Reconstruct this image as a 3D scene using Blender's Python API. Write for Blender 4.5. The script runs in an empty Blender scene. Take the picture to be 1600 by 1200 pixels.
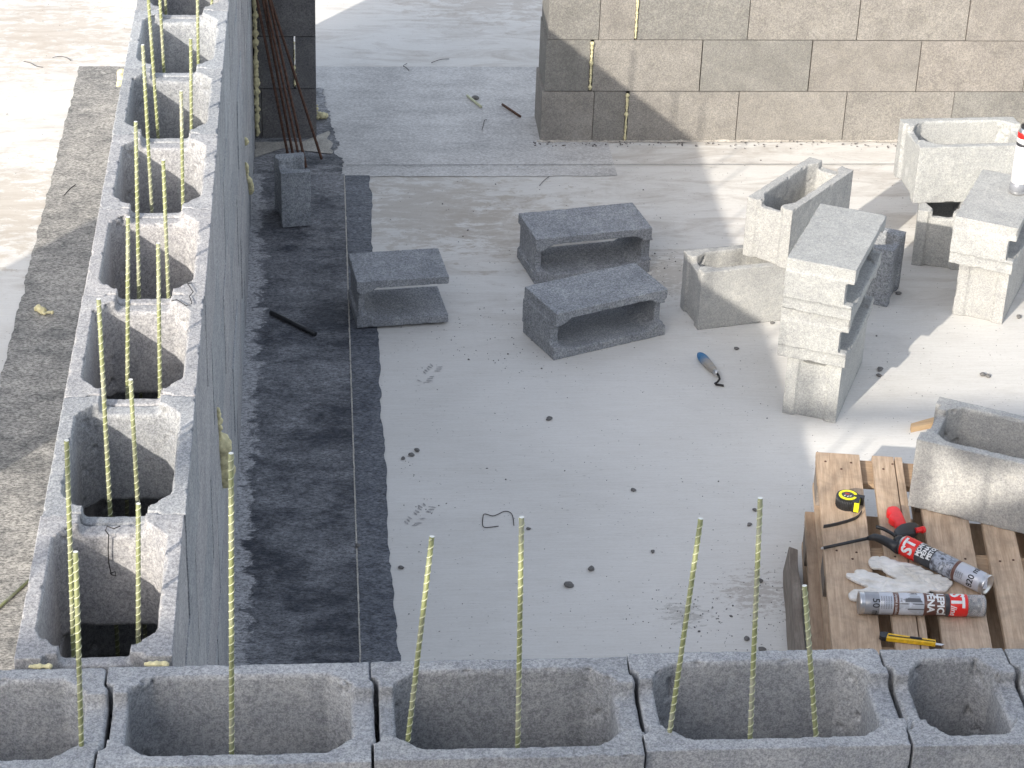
import bpy, bmesh, math, random
import numpy as np
from mathutils import Vector, Matrix, noise
random.seed(7)
R = math.radians
scene = bpy.context.scene
COL = scene.collection

# ------------------------------------------------------------------ camera
CAM = Vector((0.28898, -3.55523, 4.23448))
RT = Vector((0.99645999, -0.07736416, 0.03289811))
UP = Vector((0.00990199, 0.4966096, 0.86791754))
FW = Vector((0.08348322, 0.86451934, -0.49561766))
FPX = 3560.84
cd = bpy.data.cameras.new("camera"); cam = bpy.data.objects.new("camera", cd); COL.objects.link(cam)
m3 = Matrix((RT, UP, -FW)).transposed()
cam.matrix_world = Matrix.Translation(CAM) @ m3.to_4x4()
cd.sensor_width = 36.0; cd.lens = FPX / 1600 * 36; cd.clip_start = .05; cd.clip_end = 300
scene.camera = cam

# ------------------------------------------------------------------ light
SUND = Vector((2.04, 2.79, -1.585)).normalized()          # direction the light travels
elev = math.asin(-SUND.z)
w = bpy.data.worlds.new("World"); scene.world = w; w.use_nodes = True
nt = w.node_tree; nt.nodes.clear()
sky = nt.nodes.new('ShaderNodeTexSky'); sky.sky_type = 'NISHITA'; sky.sun_disc = False
sky.sun_elevation = elev
sky.sun_rotation = math.atan2(-SUND.x, -SUND.y)
sky.air_density = 1.0; sky.dust_density = 2.0; sky.ozone_density = 1.0
hs = nt.nodes.new('ShaderNodeHueSaturation'); hs.inputs['Saturation'].default_value = .50
bg = nt.nodes.new('ShaderNodeBackground'); bg.inputs['Strength'].default_value = 0.15
wo = nt.nodes.new('ShaderNodeOutputWorld')
nt.links.new(sky.outputs[0], hs.inputs['Color']); nt.links.new(hs.outputs[0], bg.inputs[0]); nt.links.new(bg.outputs[0], wo.inputs[0])
sl = bpy.data.lights.new("sun", 'SUN'); sl.energy = 2.35; sl.angle = R(.53); sl.color = (1, .93, .82)
so = bpy.data.objects.new("sun", sl); COL.objects.link(so)
so.rotation_euler = (-SUND).to_track_quat('Z', 'Y').to_euler(); so.location = (-8, -10, 9)
vs = scene.view_settings; vs.view_transform = 'Standard'; vs.look = 'None'; vs.exposure = 1.16; vs.gamma = 1
scene.cycles.use_denoising = True
scene.cycles.max_bounces = 8; scene.cycles.diffuse_bounces = 4

# ------------------------------------------------------------------ helpers
def un(u, v, z=None, x=None, y=None):
    """point of the photograph lying on a known plane of the place"""
    d = FW + RT * ((u - 800) / FPX) - UP * ((v - 600) / FPX)
    if z is not None: t = (z - CAM.z) / d.z
    elif x is not None: t = (x - CAM.x) / d.x
    else: t = (y - CAM.y) / d.y
    return CAM + d * t

def link(o):
    COL.objects.link(o); return o
def tag(o, label=None, cat=None, group=None, kind=None):
    if label: o['label'] = label
    if cat: o['category'] = cat
    if group: o['group'] = group
    if kind: o['kind'] = kind
    return o
def empty(name, loc=(0, 0, 0), label=None, cat=None, group=None, rz=0):
    o = link(bpy.data.objects.new(name, None)); o.location = loc; o.rotation_euler = (0, 0, rz)
    o.empty_display_size = .05
    return tag(o, label, cat, group)
def obj(name, me, mats=None, parent=None, mw=None):
    if isinstance(me, bmesh.types.BMesh):
        bm = me; me = bpy.data.meshes.new(name); bm.to_mesh(me); bm.free()
    if mats:
        for m in (mats if isinstance(mats, (list, tuple)) else [mats]): me.materials.append(m)
    o = link(bpy.data.objects.new(name, me))
    if parent: o.parent = parent
    if mw is not None: o.matrix_local = mw
    return o
def smooth(me, on=True):
    me.polygons.foreach_set('use_smooth', [on] * len(me.polygons)); me.update()
def box(bm, x0, x1, y0, y1, z0, z1, mi=0, M=None):
    P = [(x0, y0, z0), (x1, y0, z0), (x1, y1, z0), (x0, y1, z0), (x0, y0, z1), (x1, y0, z1), (x1, y1, z1), (x0, y1, z1)]
    V = [bm.verts.new(M @ Vector(p) if M else p) for p in P]
    fs = []
    for f in [(0, 3, 2, 1), (4, 5, 6, 7), (0, 1, 5, 4), (1, 2, 6, 5), (2, 3, 7, 6), (3, 0, 4, 7)]:
        q = bm.faces.new([V[i] for i in f]); q.material_index = mi; fs.append(q)
    return V, fs
def prism(bm, poly, z0, z1, mi=0, M=None):
    a = [bm.verts.new((M @ Vector((x, y, z0))) if M else (x, y, z0)) for x, y in poly]
    b = [bm.verts.new((M @ Vector((x, y, z1))) if M else (x, y, z1)) for x, y in poly]
    n = len(poly)
    bm.faces.new(a[::-1]).material_index = mi; bm.faces.new(b).material_index = mi
    for i in range(n):
        bm.faces.new((a[i], a[(i + 1) % n], b[(i + 1) % n], b[i])).material_index = mi
def frame_at(d):
    d = d.normalized(); a = Vector((0, 0, 1)) if abs(d.z) < .9 else Vector((1, 0, 0))
    x = d.cross(a).normalized(); return x, d.cross(x).normalized()
def tube(bm, pts, r, seg=8, mi=0, cap=True, capmi=None):
    pts = [Vector(p) for p in pts]; n = len(pts)
    rs = r if isinstance(r, (list, tuple)) else [r] * n
    rings = []; px = None
    for i, p in enumerate(pts):
        d = (pts[min(i + 1, n - 1)] - pts[max(i - 1, 0)])
        d = d.normalized()
        if px is None: px, _ = frame_at(d)
        px = (px - d * px.dot(d)).normalized(); py = d.cross(px)
        rings.append([bm.verts.new(p + (px * math.cos(2 * math.pi * k / seg) + py * math.sin(2 * math.pi * k / seg)) * rs[i]) for k in range(seg)])
    for a, b in zip(rings, rings[1:]):
        for k in range(seg):
            f = bm.faces.new((a[k], a[(k + 1) % seg], b[(k + 1) % seg], b[k])); f.material_index = mi; f.smooth = True
    if cap:
        bm.faces.new(rings[0][::-1]).material_index = mi if capmi is None else capmi
        bm.faces.new(rings[-1]).material_index = mi if capmi is None else capmi
def lathe(bm, prof, seg=32, mi=0, M=None, mis=None):
    rings = []
    for r, z in prof:
        rings.append([bm.verts.new((M @ Vector((r * math.cos(2 * math.pi * k / seg), r * math.sin(2 * math.pi * k / seg), z))) if M else (r * math.cos(2 * math.pi * k / seg), r * math.sin(2 * math.pi * k / seg), z)) for k in range(seg)])
    for j, (a, b) in enumerate(zip(rings, rings[1:])):
        for k in range(seg):
            f = bm.faces.new((a[k], a[(k + 1) % seg], b[(k + 1) % seg], b[k])); f.smooth = True
            f.material_index = mis[j] if mis else mi
    bm.faces.new(rings[0][::-1]).material_index = mis[0] if mis else mi
    bm.faces.new(rings[-1]).material_index = mis[-1] if mis else mi
def bevel(me_or_bm, w=.002, seg=2):
    bm = me_or_bm
    bmesh.ops.bevel(bm, geom=[e for e in bm.edges if e.calc_face_angle(0) > .6], offset=w, segments=seg, affect='EDGES', profile=.6)

# ------------------------------------------------------------------ materials
def srgb(r, g, b):
    f = lambda c: (c / 12.92 if c <= .04045 else ((c + .055) / 1.055) ** 2.4)
    return (f(r / 255), f(g / 255), f(b / 255), 1)
class NB:
    def __init__(s, name):
        s.m = bpy.data.materials.new(name); s.m.use_nodes = True; s.t = s.m.node_tree; s.t.nodes.clear()
        s.b = s.n('ShaderNodeBsdfPrincipled'); o = s.n('ShaderNodeOutputMaterial'); s.l(s.b.outputs[0], o.inputs[0])
    def n(s, t, **k):
        q = s.t.nodes.new(t)
        for a, v in k.items(): setattr(q, a, v)
        return q
    def l(s, a, b): s.t.links.new(a, b)
    def coord(s, kind='Object', scale=(1, 1, 1), rnd=0):
        tc = s.n('ShaderNodeTexCoord'); mp = s.n('ShaderNodeMapping'); mp.inputs['Scale'].default_value = scale
        s.l(tc.outputs[kind], mp.inputs[0])
        if rnd:
            oi = s.n('ShaderNodeObjectInfo'); mu = s.n('ShaderNodeMath', operation='MULTIPLY'); mu.inputs[1].default_value = rnd
            s.l(oi.outputs['Random'], mu.inputs[0]); cb = s.n('ShaderNodeCombineXYZ')
            for i in range(3): s.l(mu.outputs[0], cb.inputs[i])
            s.l(cb.outputs[0], mp.inputs[1])
        return mp.outputs[0]
    def noise(s, co, scale, detail=6, rough=.6, dist=0):
        q = s.n('ShaderNodeTexNoise'); q.inputs['Scale'].default_value = scale; q.inputs['Detail'].default_value = detail
        q.inputs['Roughness'].default_value = rough; q.inputs['Distortion'].default_value = dist
        s.l(co, q.inputs['Vector']); return q.outputs[0]
    def ramp(s, x, stops):
        q = s.n('ShaderNodeValToRGB'); e = q.color_ramp.elements
        while len(e) < len(stops): e.new(.5)
        for el, (p, c) in zip(e, stops):
            el.position = p; el.color = c if len(c) == 4 else (*c, 1)
        s.l(x, q.inputs[0]); return q.outputs[0]
    def mix(s, f, a, b, mode='MIX'):
        q = s.n('ShaderNodeMix', data_type='RGBA', blend_type=mode)
        for inp, v in ((q.inputs[0], f), (q.inputs[6], a), (q.inputs[7], b)):
            if hasattr(v, 'is_linked'): s.l(v, inp)
            elif isinstance(v, (int, float)): inp.default_value = v
            else: inp.default_value = v if len(v) == 4 else (*v, 1)
        return q.outputs[2]
    def math(s, op, a, b=0, clamp=False):
        q = s.n('ShaderNodeMath', operation=op, use_clamp=clamp)
        for inp, v in ((q.inputs[0], a), (q.inputs[1], b)):
            if hasattr(v, 'is_linked'): s.l(v, inp)
            else: inp.default_value = v
        return q.outputs[0]
    def bump(s, h, strength=.3, dist=.002, prev=None):
        q = s.n('ShaderNodeBump'); q.inputs['Strength'].default_value = strength; q.inputs['Distance'].default_value = dist
        s.l(h, q.inputs['Height'])
        if prev is not None: s.l(prev, q.inputs['Normal'])
        s.l(q.outputs[0], s.b.inputs['Normal']); return q.outputs[0]
    def set(s, color=None, rough=.9, metal=0, spec=None):
        if color is not None:
            if hasattr(color, 'is_linked'): s.l(color, s.b.inputs['Base Color'])
            else: s.b.inputs['Base Color'].default_value = color if len(color) == 4 else (*color, 1)
        s.b.inputs['Roughness'].default_value = rough; s.b.inputs['Metallic'].default_value = metal
        if spec is not None: s.b.inputs['Specular IOR Level'].default_value = spec
        return s.m

def concrete(name, lo, hi, pore=.55, streak=False, tint=.12, pits=.55, spk=.34):
    s = NB(name); co = s.coord('Object', (1, 1, 1), 13.0)
    big = s.noise(co, 7, 4, .6, .4); mid = s.noise(co, 45, 5, .65); fine = s.noise(co, 260, 3, .7)
    c = s.ramp(big, [(.3, lo), (.7, hi)])
    c = s.mix(.55, c, s.ramp(mid, [(.32, (.42, .42, .43)), (.5, (.5, .5, .5)), (.7, (.62, .61, .58))]), 'OVERLAY')
    c = s.mix(.35, c, s.ramp(fine, [(.3, (.25, .25, .26)), (.55, (.5, .5, .5)), (.75, (.75, .75, .74))]), 'OVERLAY')
    pn = s.noise(co, 95, 3, .75, .5); sel = s.noise(co, 16, 3, .6)
    p = s.ramp(s.math('ADD', pn, s.math('MULTIPLY', sel, .35)), [(.335 + (pore - .55), (1, 1, 1)), (.385 + (pore - .55), (0, 0, 0))]); q = s.n('ShaderNodeRGBToBW'); s.l(p, q.inputs[0]); p = q.outputs[0]
    sp = s.noise(co, 130, 4, .85)
    c = s.mix(spk, c, s.ramp(sp, [(.40, (.12, .12, .13)), (.5, (.5, .5, .5)), (.60, (.86, .86, .85))]), 'OVERLAY')
    c = s.mix(s.math('MULTIPLY', p, pits), c, (.07, .07, .075))
    ms = s.noise(co, 5.5, 8, .75, .9); mm = s.ramp(ms, [(.64, (0, 0, 0)), (.70, (1, 1, 1))]); mb = s.n('ShaderNodeRGBToBW'); s.l(mm, mb.inputs[0])
    c = s.mix(s.math('MULTIPLY', mb.outputs[0], .38), c, tuple(min(.7, x * 1.45) for x in hi))
    oi = s.n('ShaderNodeObjectInfo')
    c = s.mix(1.0, c, s.ramp(oi.outputs['Random'], [(0, (1 - tint,) * 3), (.5, (1, 1 - tint * .35, 1 - tint * .5)), (1, (1, 1, 1))]), 'MULTIPLY')
    h = s.math('ADD', s.math('MULTIPLY', fine, .5), s.math('MULTIPLY', mid, .8))
    h = s.math('SUBTRACT', h, s.math('MULTIPLY', p, .7))
    s.bump(h, .55, .0022)
    return s.set(c, .93, 0, .25)
M_BLOCK = concrete('block_concrete', (.315, .33, .35), (.44, .45, .46), tint=.14)
M_BLOCK2 = concrete('sunlit_block_concrete', (.37, .375, .37), (.47, .475, .46), tint=.06, spk=.2, pits=.35)  # lighter copy for loose blocks in sun, the light put into the colour
M_BLOCKD = concrete('shaded_block_concrete', (.24, .255, .275), (.35, .365, .385), tint=.05, spk=.45)  # darker copy for loose blocks in shade, the shade put into the colour
M_BROWN = concrete('wall_block_concrete', (.228, .222, .206), (.305, .297, .275), tint=.16, spk=.26)
M_PILLAR = concrete('shaded_pillar_concrete', (.12, .12, .125), (.19, .19, .19), tint=.12)  # the pillar's shade is put into this darker base colour
M_MORTAR = concrete('mortar', (.42, .40, .36), (.6, .57, .51))

def floor_mat():
    s = NB('slab_concrete'); co = s.coord('Object')
    cs = s.coord('Object', (1, 3.2, 1))
    a = s.noise(co, .9, 5, .6, .6); b = s.noise(cs, 5, 6, .65, .5); f = s.noise(cs, 70, 4, .7)
    c = s.ramp(a, [(.3, (.63, .612, .58)), (.7, (.74, .72, .685))])
    c = s.mix(.25, c, s.ramp(b, [(.25, (.38, .37, .36)), (.5, (.5, .5, .5)), (.75, (.6, .6, .59))]), 'OVERLAY')
    c = s.mix(.25, c, s.ramp(f, [(.28, (.2, .2, .2)), (.5, (.5, .5, .5)), (.8, (.7, .7, .7))]), 'OVERLAY')
    tl = s.noise(s.coord('Object', (2.5, 34, 1)), 3.0, 5, .7, .3)
    c = s.mix(.16, c, s.ramp(tl, [(.36, (.25, .25, .25)), (.5, (.5, .5, .5)), (.64, (.72, .72, .72))]), 'OVERLAY')
    sm = s.noise(s.coord('Object', (1, 1.5, 1)), 1.3, 8, .78, .5); mk = s.ramp(sm, [(.56, (0, 0, 0)), (.68, (1, 1, 1))]); bw = s.n('ShaderNodeRGBToBW'); s.l(mk, bw.inputs[0])
    c = s.mix(s.math('MULTIPLY', bw.outputs[0], .22), c, (.40, .385, .37))
    # dusty, dirtier zone towards the door and the left room
    sx = s.n('ShaderNodeSeparateXYZ'); s.l(co, sx.inputs[0])
    far = s.n('ShaderNodeMapRange'); far.inputs[1].default_value = 3.9; far.inputs[2].default_value = 5.0; s.l(sx.outputs[1], far.inputs[0])
    dn = s.noise(cs, 2.2, 7, .72, 1.0)
    dirt = s.math('MULTIPLY', s.ramp(dn, [(.47, (0, 0, 0)), (.66, (1, 1, 1))]), far.outputs[0])
    c = s.mix(s.math('MULTIPLY', dirt, .5), c, (.36, .31, .26))
    # spilt and dried patches
    for (px, py, rad, col, k, thr) in ((1.44, 2.34, .10, (.33, .31, .28), .5, .56), (1.70, 2.45, .16, (.36, .31, .27), .55, .56), (1.75, 4.72, .22, (.36, .32, .27), .5, .52), (.75, 5.35, .5, (.42, .37, .31), .5, .53), (1.15, 5.15, .45, (.44, .39, .33), .45, .54), (-1.1, 5.4, .7, (.42, .35, .27), .5, .55), (-1.1, 7.4, .8, (.44, .36, .28), .5, .56), (1.2, 8.0, .6, (.42, .36, .30), .45, .55)):
        vd = s.n('ShaderNodeVectorMath', operation='DISTANCE'); vd.inputs[1].default_value = (px, py, 0); s.l(co, vd.inputs[0])
        ns = s.noise(s.coord('Object', (1, 2.0, 1)), 9 if rad > .3 else 26, 8, .78, .3)
        near = s.math('SUBTRACT', 1.0, s.math('DIVIDE', vd.outputs['Value'], rad * 1.5), True)
        m = s.ramp(s.math('ADD', s.math('MULTIPLY', near, .28), ns), [(thr + .1, (0, 0, 0)), (thr + .17, (1, 1, 1))]); b2 = s.n('ShaderNodeRGBToBW'); s.l(m, b2.inputs[0])
        ok = s.math('GREATER_THAN', near, .001)
        c = s.mix(s.math('MULTIPLY', s.math('MULTIPLY', b2.outputs[0], ok), k), c, col)
    # dark flecks
    vo = s.n('ShaderNodeTexVoronoi'); vo.inputs['Scale'].default_value = 34; s.l(s.coord('Object', (1, 1.6, 1)), vo.inputs['Vector'])
    pm = s.noise(co, 3.2, 4, .7)
    fl = s.math('MULTIPLY', s.math('LESS_THAN', vo.outputs['Distance'], .09), s.math('GREATER_THAN', pm, .50))
    c = s.mix(s.math('MULTIPLY', fl, .6), c, (.14, .13, .12))
    # scratches
    sc_ = s.noise(s.coord('Object', (6, 60, 1)), 1.6, 3, .8, 2.2)
    scr = s.math('MULTIPLY', s.math('LESS_THAN', sc_, .33), s.math('GREATER_THAN', dn, .5))
    c = s.mix(s.math('MULTIPLY', scr, .45), c, (.2, .185, .17))
    s.bump(s.math('ADD', s.math('ADD', s.math('MULTIPLY', f, .6), b), tl), .35, .002)
    return s.set(c, .85, 0, .3)
M_FLOOR = floor_mat()
def membrane(name, dark, light, lo, hi, scale=(1.5, 5, 1), ov=.65, edge=0):
    s = NB(name); co = s.coord('Object', scale); c0 = s.coord('Object')
    n = s.noise(co, 4.2, 9, .74, .15); n2 = s.noise(s.coord('Object', (1, 1.8, 1)), 75, 5, .85); n3 = s.noise(c0, 2.1, 4, .6, .6)
    v = s.math('ADD', s.math('MULTIPLY', n, .62), s.math('MULTIPLY', n3, .38))
    c = s.mix(s.ramp(v, [(lo, (0, 0, 0)), (hi, (1, 1, 1))]), dark, light)
    if edge:
        sy = s.n('ShaderNodeSeparateXYZ'); s.l(c0, sy.inputs[0]); mr = s.n('ShaderNodeMapRange'); mr.inputs[1].default_value = 3.9; mr.inputs[2].default_value = 5.6
        s.l(sy.outputs[1], mr.inputs[0]); dn = s.noise(s.coord('Object', (1, 1.6, 1)), 5, 8, .75, .3)
        db = s.n('ShaderNodeRGBToBW'); s.l(s.ramp(dn, [(.4, (0, 0, 0)), (.6, (1, 1, 1))]), db.inputs[0])
        c = s.mix(s.math('MULTIPLY', s.math('MULTIPLY', db.outputs[0], mr.outputs[0]), .75), c, (.24, .24, .25))
        sx = s.n('ShaderNodeSeparateXYZ'); s.l(c0, sx.inputs[0])
        en = s.noise(s.coord('Object', (1, 1.4, 1)), 7, 9, .72, .8)
        t = s.math('SUBTRACT', s.math('ADD', .62, s.math('MULTIPLY', s.math('SUBTRACT', en, .5), 2.6)), s.math('MULTIPLY', sx.outputs[0], 9.0), True)
        c = s.mix(s.ramp(t, [(.12, (0, 0, 0)), (.30, (1, 1, 1))]), c, (.36, .36, .37))
    c = s.mix(ov, c, s.ramp(n2, [(.40, (.06, .06, .06)), (.5, (.5, .5, .5)), (.60, (.93, .93, .93))]), 'OVERLAY')
    s.bump(n2, .5, .0015)
    return s.set(c, .7, 0, .3)
M_MEM = membrane('bitumen', (.044, .048, .060), (.22, .225, .24), .43, .61, (1, 1.7, 1), edge=1)
M_MEM2 = membrane('bitumen_dusty', (.06, .067, .085), (.20, .21, .23), .38, .66, (4, 7, 1))
M_MEM3 = membrane('primer_dusty', (.40, .39, .38), (.62, .605, .585), .36, .60, (1, 2.2, 1), .35)
M_MEM4 = membrane('felt_dusty', (.17, .166, .158), (.38, .36, .33), .40, .62, (2, 3, 1), .7)

def simple(name, col, rough=.6, metal=0, var=.25, scale=60, bump=.15, spec=None, coat=0):
    s = NB(name); co = s.coord('Object', (1, 1, 1), 5)
    n = s.noise(co, scale, 5, .65)
    k = lambda f: tuple(min(1, c * f) for c in col[:3])
    c = s.ramp(n, [(.3, k(1 - var)), (.7, k(1 + var))])
    if bump: s.bump(n, bump, .001)
    s.set(c, rough, metal, spec)
    if coat: s.b.inputs['Coat Weight'].default_value = coat
    return s.m
M_ROD = simple('fibreglass_rod', (.25, .275, .11), .45, 0, .3, 14, .1)
def rod_mat(name, col, dirt):
    s = NB(name); co = s.coord('Object', (1, 1, .5), 17); n = s.noise(co, 16, 5, .7); n2 = s.noise(s.coord('Object', (1, 1, 1), 17), 90, 3, .7)
    c = s.mix(s.ramp(n, [(.46, (0, 0, 0)), (.68, (1, 1, 1))]), col, dirt); k = s.ramp(n2, [(.35, (.35, .35, .35)), (.65, (.6, .6, .6))])
    return s.set(s.mix(.5, c, k, 'OVERLAY'), .5)
M_ROD = rod_mat('fibreglass_rod', (.25, .268, .12), (.34, .335, .27))
M_WIND = simple('rod_winding', (.56, .57, .38), .5, 0, .15, 80, .1)
M_RODEND = simple('rod_cut_end', (.75, .76, .72), .7)
M_RUST = simple('rusty_steel', (.105, .055, .038), .85, .2, .55, 70, .5)
M_WIRE = simple('tie_wire', (.045, .042, .042), .6, .5)
M_FOAM = simple('pu_foam', (.66, .60, .36), .8, 0, .22, 55, .6)
M_BLACK = simple('black_plastic', (.022, .023, .026), .42, 0, .4, 40, .15)
M_REDP = simple('red_plastic', (.75, .028, .03), .38, 0, .12, 30, .05)
M_STEEL = simple('tin_plate', (.62, .62, .63), .3, .9, .1, 60, .1)
M_YEL = simple('yellow_plastic', (.80, .48, .02), .45, 0, .25, 70, .15)
M_YELB = simple('bright_yellow_plastic', (.86, .80, .02), .45, 0, .06, 40, .05)
M_PEB = simple('pebble_stone', (.17, .165, .16), .9, 0, .45, 90, .6)
M_WHITE = simple('white_paint', (.78, .78, .78), .4, 0, .05, 30, .03)
M_CLEAR = (lambda s: (s.b.inputs['Transmission Weight'].__setattr__('default_value', .82), s.set((.93, .93, .94), .18))[1])(NB('clear_plastic'))
def wood(name, lo, hi, axis=1, grime=.5):
    s = NB(name); sc = [34, 34, 34]; sc[axis] = 2.2
    co = s.coord('Object', tuple(sc), 9); c1 = s.coord('Object', (1, 1, 1), 9)
    g = s.noise(co, 1.5, 6, .65, .7); st = s.noise(c1, 9, 5, .7, .6); fi = s.noise(co, 6, 4, .7)
    c = s.ramp(g, [(.28, lo), (.5, tuple((a + b) / 2 for a, b in zip(lo, hi))), (.72, hi)])
    c = s.mix(.5, c, s.ramp(fi, [(.3, (.3, .29, .28)), (.6, (.55, .55, .55))]), 'OVERLAY')
    c = s.mix(s.math('MULTIPLY', s.ramp(st, [(.45, (0, 0, 0)), (.7, (1, 1, 1))]), grime), c, (.16, .135, .115))
    oi = s.n('ShaderNodeObjectInfo')
    c = s.mix(1.0, c, s.ramp(oi.outputs['Random'], [(0, (.74, .72, .70)), (.5, (1, .95, .88)), (1, (1, 1, 1))]), 'MULTIPLY')
    kn = s.n('ShaderNodeTexVoronoi'); kn.inputs['Scale'].default_value = 5; kv = [1, 1, 1]; kv[axis] = .55; s.l(s.coord('Object', tuple(kv), 9), kn.inputs['Vector'])
    c = s.mix(s.ramp(kn.outputs['Distance'], [(.05, (.75, .75, .75)), (.09, (0, 0, 0))]), c, (.12, .07, .045))
    s.bump(s.math('ADD', g, s.math('MULTIPLY', fi, .5)), .5, .002)
    return s.set(c, .85, 0, .25)
M_WOOD = wood('pallet_wood', (.40, .285, .20), (.66, .52, .39), 1, .38)
M_WOODX = wood('pallet_wood_cross', (.34, .24, .16), (.55, .42, .30), 0, .4)
M_WOODG = wood('weathered_wood', (.17, .145, .13), (.36, .32, .285), 1, .6)
M_PLYW = wood('fresh_wood', (.55, .38, .22), (.70, .52, .33), 0, .1)
def glove_mat():
    s = NB('glove_leather'); co = s.coord('Object'); n = s.noise(co, 40, 5, .6, .5); n2 = s.noise(co, 14, 4, .6)
    c = s.ramp(n2, [(.35, (.58, .55, .50)), (.62, (.78, .76, .73))])
    s.bump(n, .5, .003); return s.set(c, .75)
M_GLOVE = glove_mat()

# ------------------------------------------------------------------ hollow block meshes
def block_parts(L=.495, W=.3, H=.25, ts=.034, tw=.043, g=.013, cx=.045, cy=.036, a=.05, nd=.028, n0=.082, ends=(1, 1)):
    """list of convex-ish prisms; groove at x=0, tongue at x=L"""
    P = []; e = .0015
    P += [([(0, 0), (L, 0), (L, ts), (0, ts)], 0, H), ([(0, W - ts), (L, W - ts), (L, W), (0, W)], 0, H)]
    if ends[0]:
        lowp = [(0, ts - e), (tw + cx, ts - e), (tw, ts + cy), (tw, W - ts - cy), (tw + cx, W - ts + e), (0, W - ts + e), (0, W - a), (g, W - a - .01), (g, a + .01), (0, a)]
        P.append((lowp, 0, H - nd))
        up = [(0, ts - e), (tw + cx, ts - e), (tw, ts + cy), (tw, n0), (g, n0), (g, a + .01), (0, a)]
        P.append((up, H - nd - e, H)); P.append(([(x, W - y) for x, y in up][::-1], H - nd - e, H))
    if ends[1]:
        gg = g - .004; t2 = tw - g + .004
        lowp = [(L, ts - e), (L, a), (L + gg, a + .01), (L + gg, W - a - .01), (L, W - a), (L, W - ts + e), (L - t2 - cx, W - ts + e), (L - t2, W - ts - cy), (L - t2, ts + cy), (L - t2 - cx, ts - e)]
        P.append((lowp, 0, H - nd))
        up = [(L, ts - e), (L, a), (L + gg, a + .01), (L + gg, n0), (L - t2, n0), (L - t2, ts + cy), (L - t2 - cx, ts - e)]
        P.append((up, H - nd - e, H)); P.append(([(x, W - y) for x, y in up][::-1], H - nd - e, H))
    return P
def voxel_mesh(name, parts, mat, voxel=.005, amp=.0008, chip=.010, seed=0, dims=None, chipthr=.28):
    bm = bmesh.new()
    for poly, z0, z1 in parts: prism(bm, poly, z0, z1)
    bmesh.ops.recalc_face_normals(bm, faces=bm.faces)
    bmesh.ops.triangulate(bm, faces=bm.faces)
    me = bpy.data.meshes.new('tmp'); bm.to_mesh(me); bm.free()
    o = link(bpy.data.objects.new('tmp', me))
    md = o.modifiers.new('r', 'REMESH'); md.mode = 'VOXEL'; md.voxel_size = voxel; md.use_smooth_shade = True
    dg = bpy.context.evaluated_depsgraph_get(); dg.update()
    out = bpy.data.meshes.new_from_object(o.evaluated_get(dg)); out.name = name
    bpy.data.objects.remove(o); bpy.data.meshes.remove(me)
    n = len(out.vertices); co = np.empty(n * 3, 'f'); out.vertices.foreach_get('co', co); co = co.reshape(-1, 3)
    no = np.empty(n * 3, 'f'); out.vertices.foreach_get('normal', no); no = no.reshape(-1, 3)
    off = Vector((seed * 3.7, seed * 1.3, seed * 5.1))
    # an edge is where the averaged normal points along no single axis
    mx = np.abs(no).max(1)
    for i in range(n):
        p = Vector(co[i]) + off
        d = noise.noise(p * 120) * amp + noise.noise(p * 22) * amp * 1.2
        if mx[i] < .93:
            c = noise.noise(p * 28) + .5 * noise.noise(p * 75)
            if c > chipthr: d -= min(chip, (c - chipthr) * chip * 2.2)
        co[i] += no[i] * d
    out.vertices.foreach_set('co', co.reshape(-1)); smooth(out)
    out.materials.clear(); out.materials.append(mat)
    return out
P30 = block_parts()
B30 = [voxel_mesh('formwork_block', P30, M_BLOCK, seed=i) for i in range(3)]
B30L = voxel_mesh('formwork_block', P30, M_BLOCK2, seed=8)
B30H = voxel_mesh('half_block', block_parts(L=.245, cx=.03), M_BLOCK, seed=4)
K20 = dict(W=.2, ts=.033, tw=.036, g=.009, cx=.045, cy=.022, a=.04, n0=.058, nd=.03)
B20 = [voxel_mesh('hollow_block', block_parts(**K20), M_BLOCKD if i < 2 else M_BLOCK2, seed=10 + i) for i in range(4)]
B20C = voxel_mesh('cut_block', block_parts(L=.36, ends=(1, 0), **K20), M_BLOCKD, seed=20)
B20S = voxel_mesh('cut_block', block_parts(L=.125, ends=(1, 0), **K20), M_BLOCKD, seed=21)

# ------------------------------------------------------------------ floor
Hh = 1.585; CZ = Hh / 6
bm = bmesh.new(); box(bm, -14, 14, -12, 18, -.2, 0)
tag(obj('floor', bm, M_FLOOR), 'pale concrete floor slab', kind='structure')
bm = bmesh.new(); box(bm, -120, 120, -120, 120, -.6, -.4)
tag(obj('ground', bm, simple('soil', (.2, .16, .12), .95, 0, .3, 3)), 'bare earth around the slab', kind='structure')

def strip(name, axis, t0, t1, fa, fb, z, mat, n=260, ja=.006, jb=.006, seed=0, fr=(9, 45)):
    """ragged-edged sheet running along axis; fa/fb give its two edges"""
    bm = bmesh.new(); prev = None
    for i in range(n + 1):
        t = t0 + (t1 - t0) * i / n
        q = lambda k, j: j * (1.5 * noise.noise(Vector((t * fr[0], k, seed))) + .8 * noise.noise(Vector((t * fr[1], k + 9, seed))))
        a, b = fa(t) + q(1, ja), fb(t) + q(5, jb)
        P = [(a, t, z), (b, t, z)] if axis == 'y' else [(t, a, z), (t, b, z)]
        cur = [bm.verts.new(p) for p in P]
        if prev: bm.faces.new((prev[0], prev[1], cur[1], cur[0]))
        prev = cur
    bmesh.ops.recalc_face_normals(bm, faces=bm.faces)
    for f in bm.faces:
        if f.normal.z < 0: f.normal_flip()
    return tag(obj(name, bm, mat), kind='structure')
tag(strip('waterproofing_strip', 'y', -1, 5.703, lambda t: -.04, lambda t: .402, .008, M_MEM, ja=.002, jb=.0012, seed=2, fr=(4, 30)), 'dark bitumen strip along the inner side of the left wall')
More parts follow.
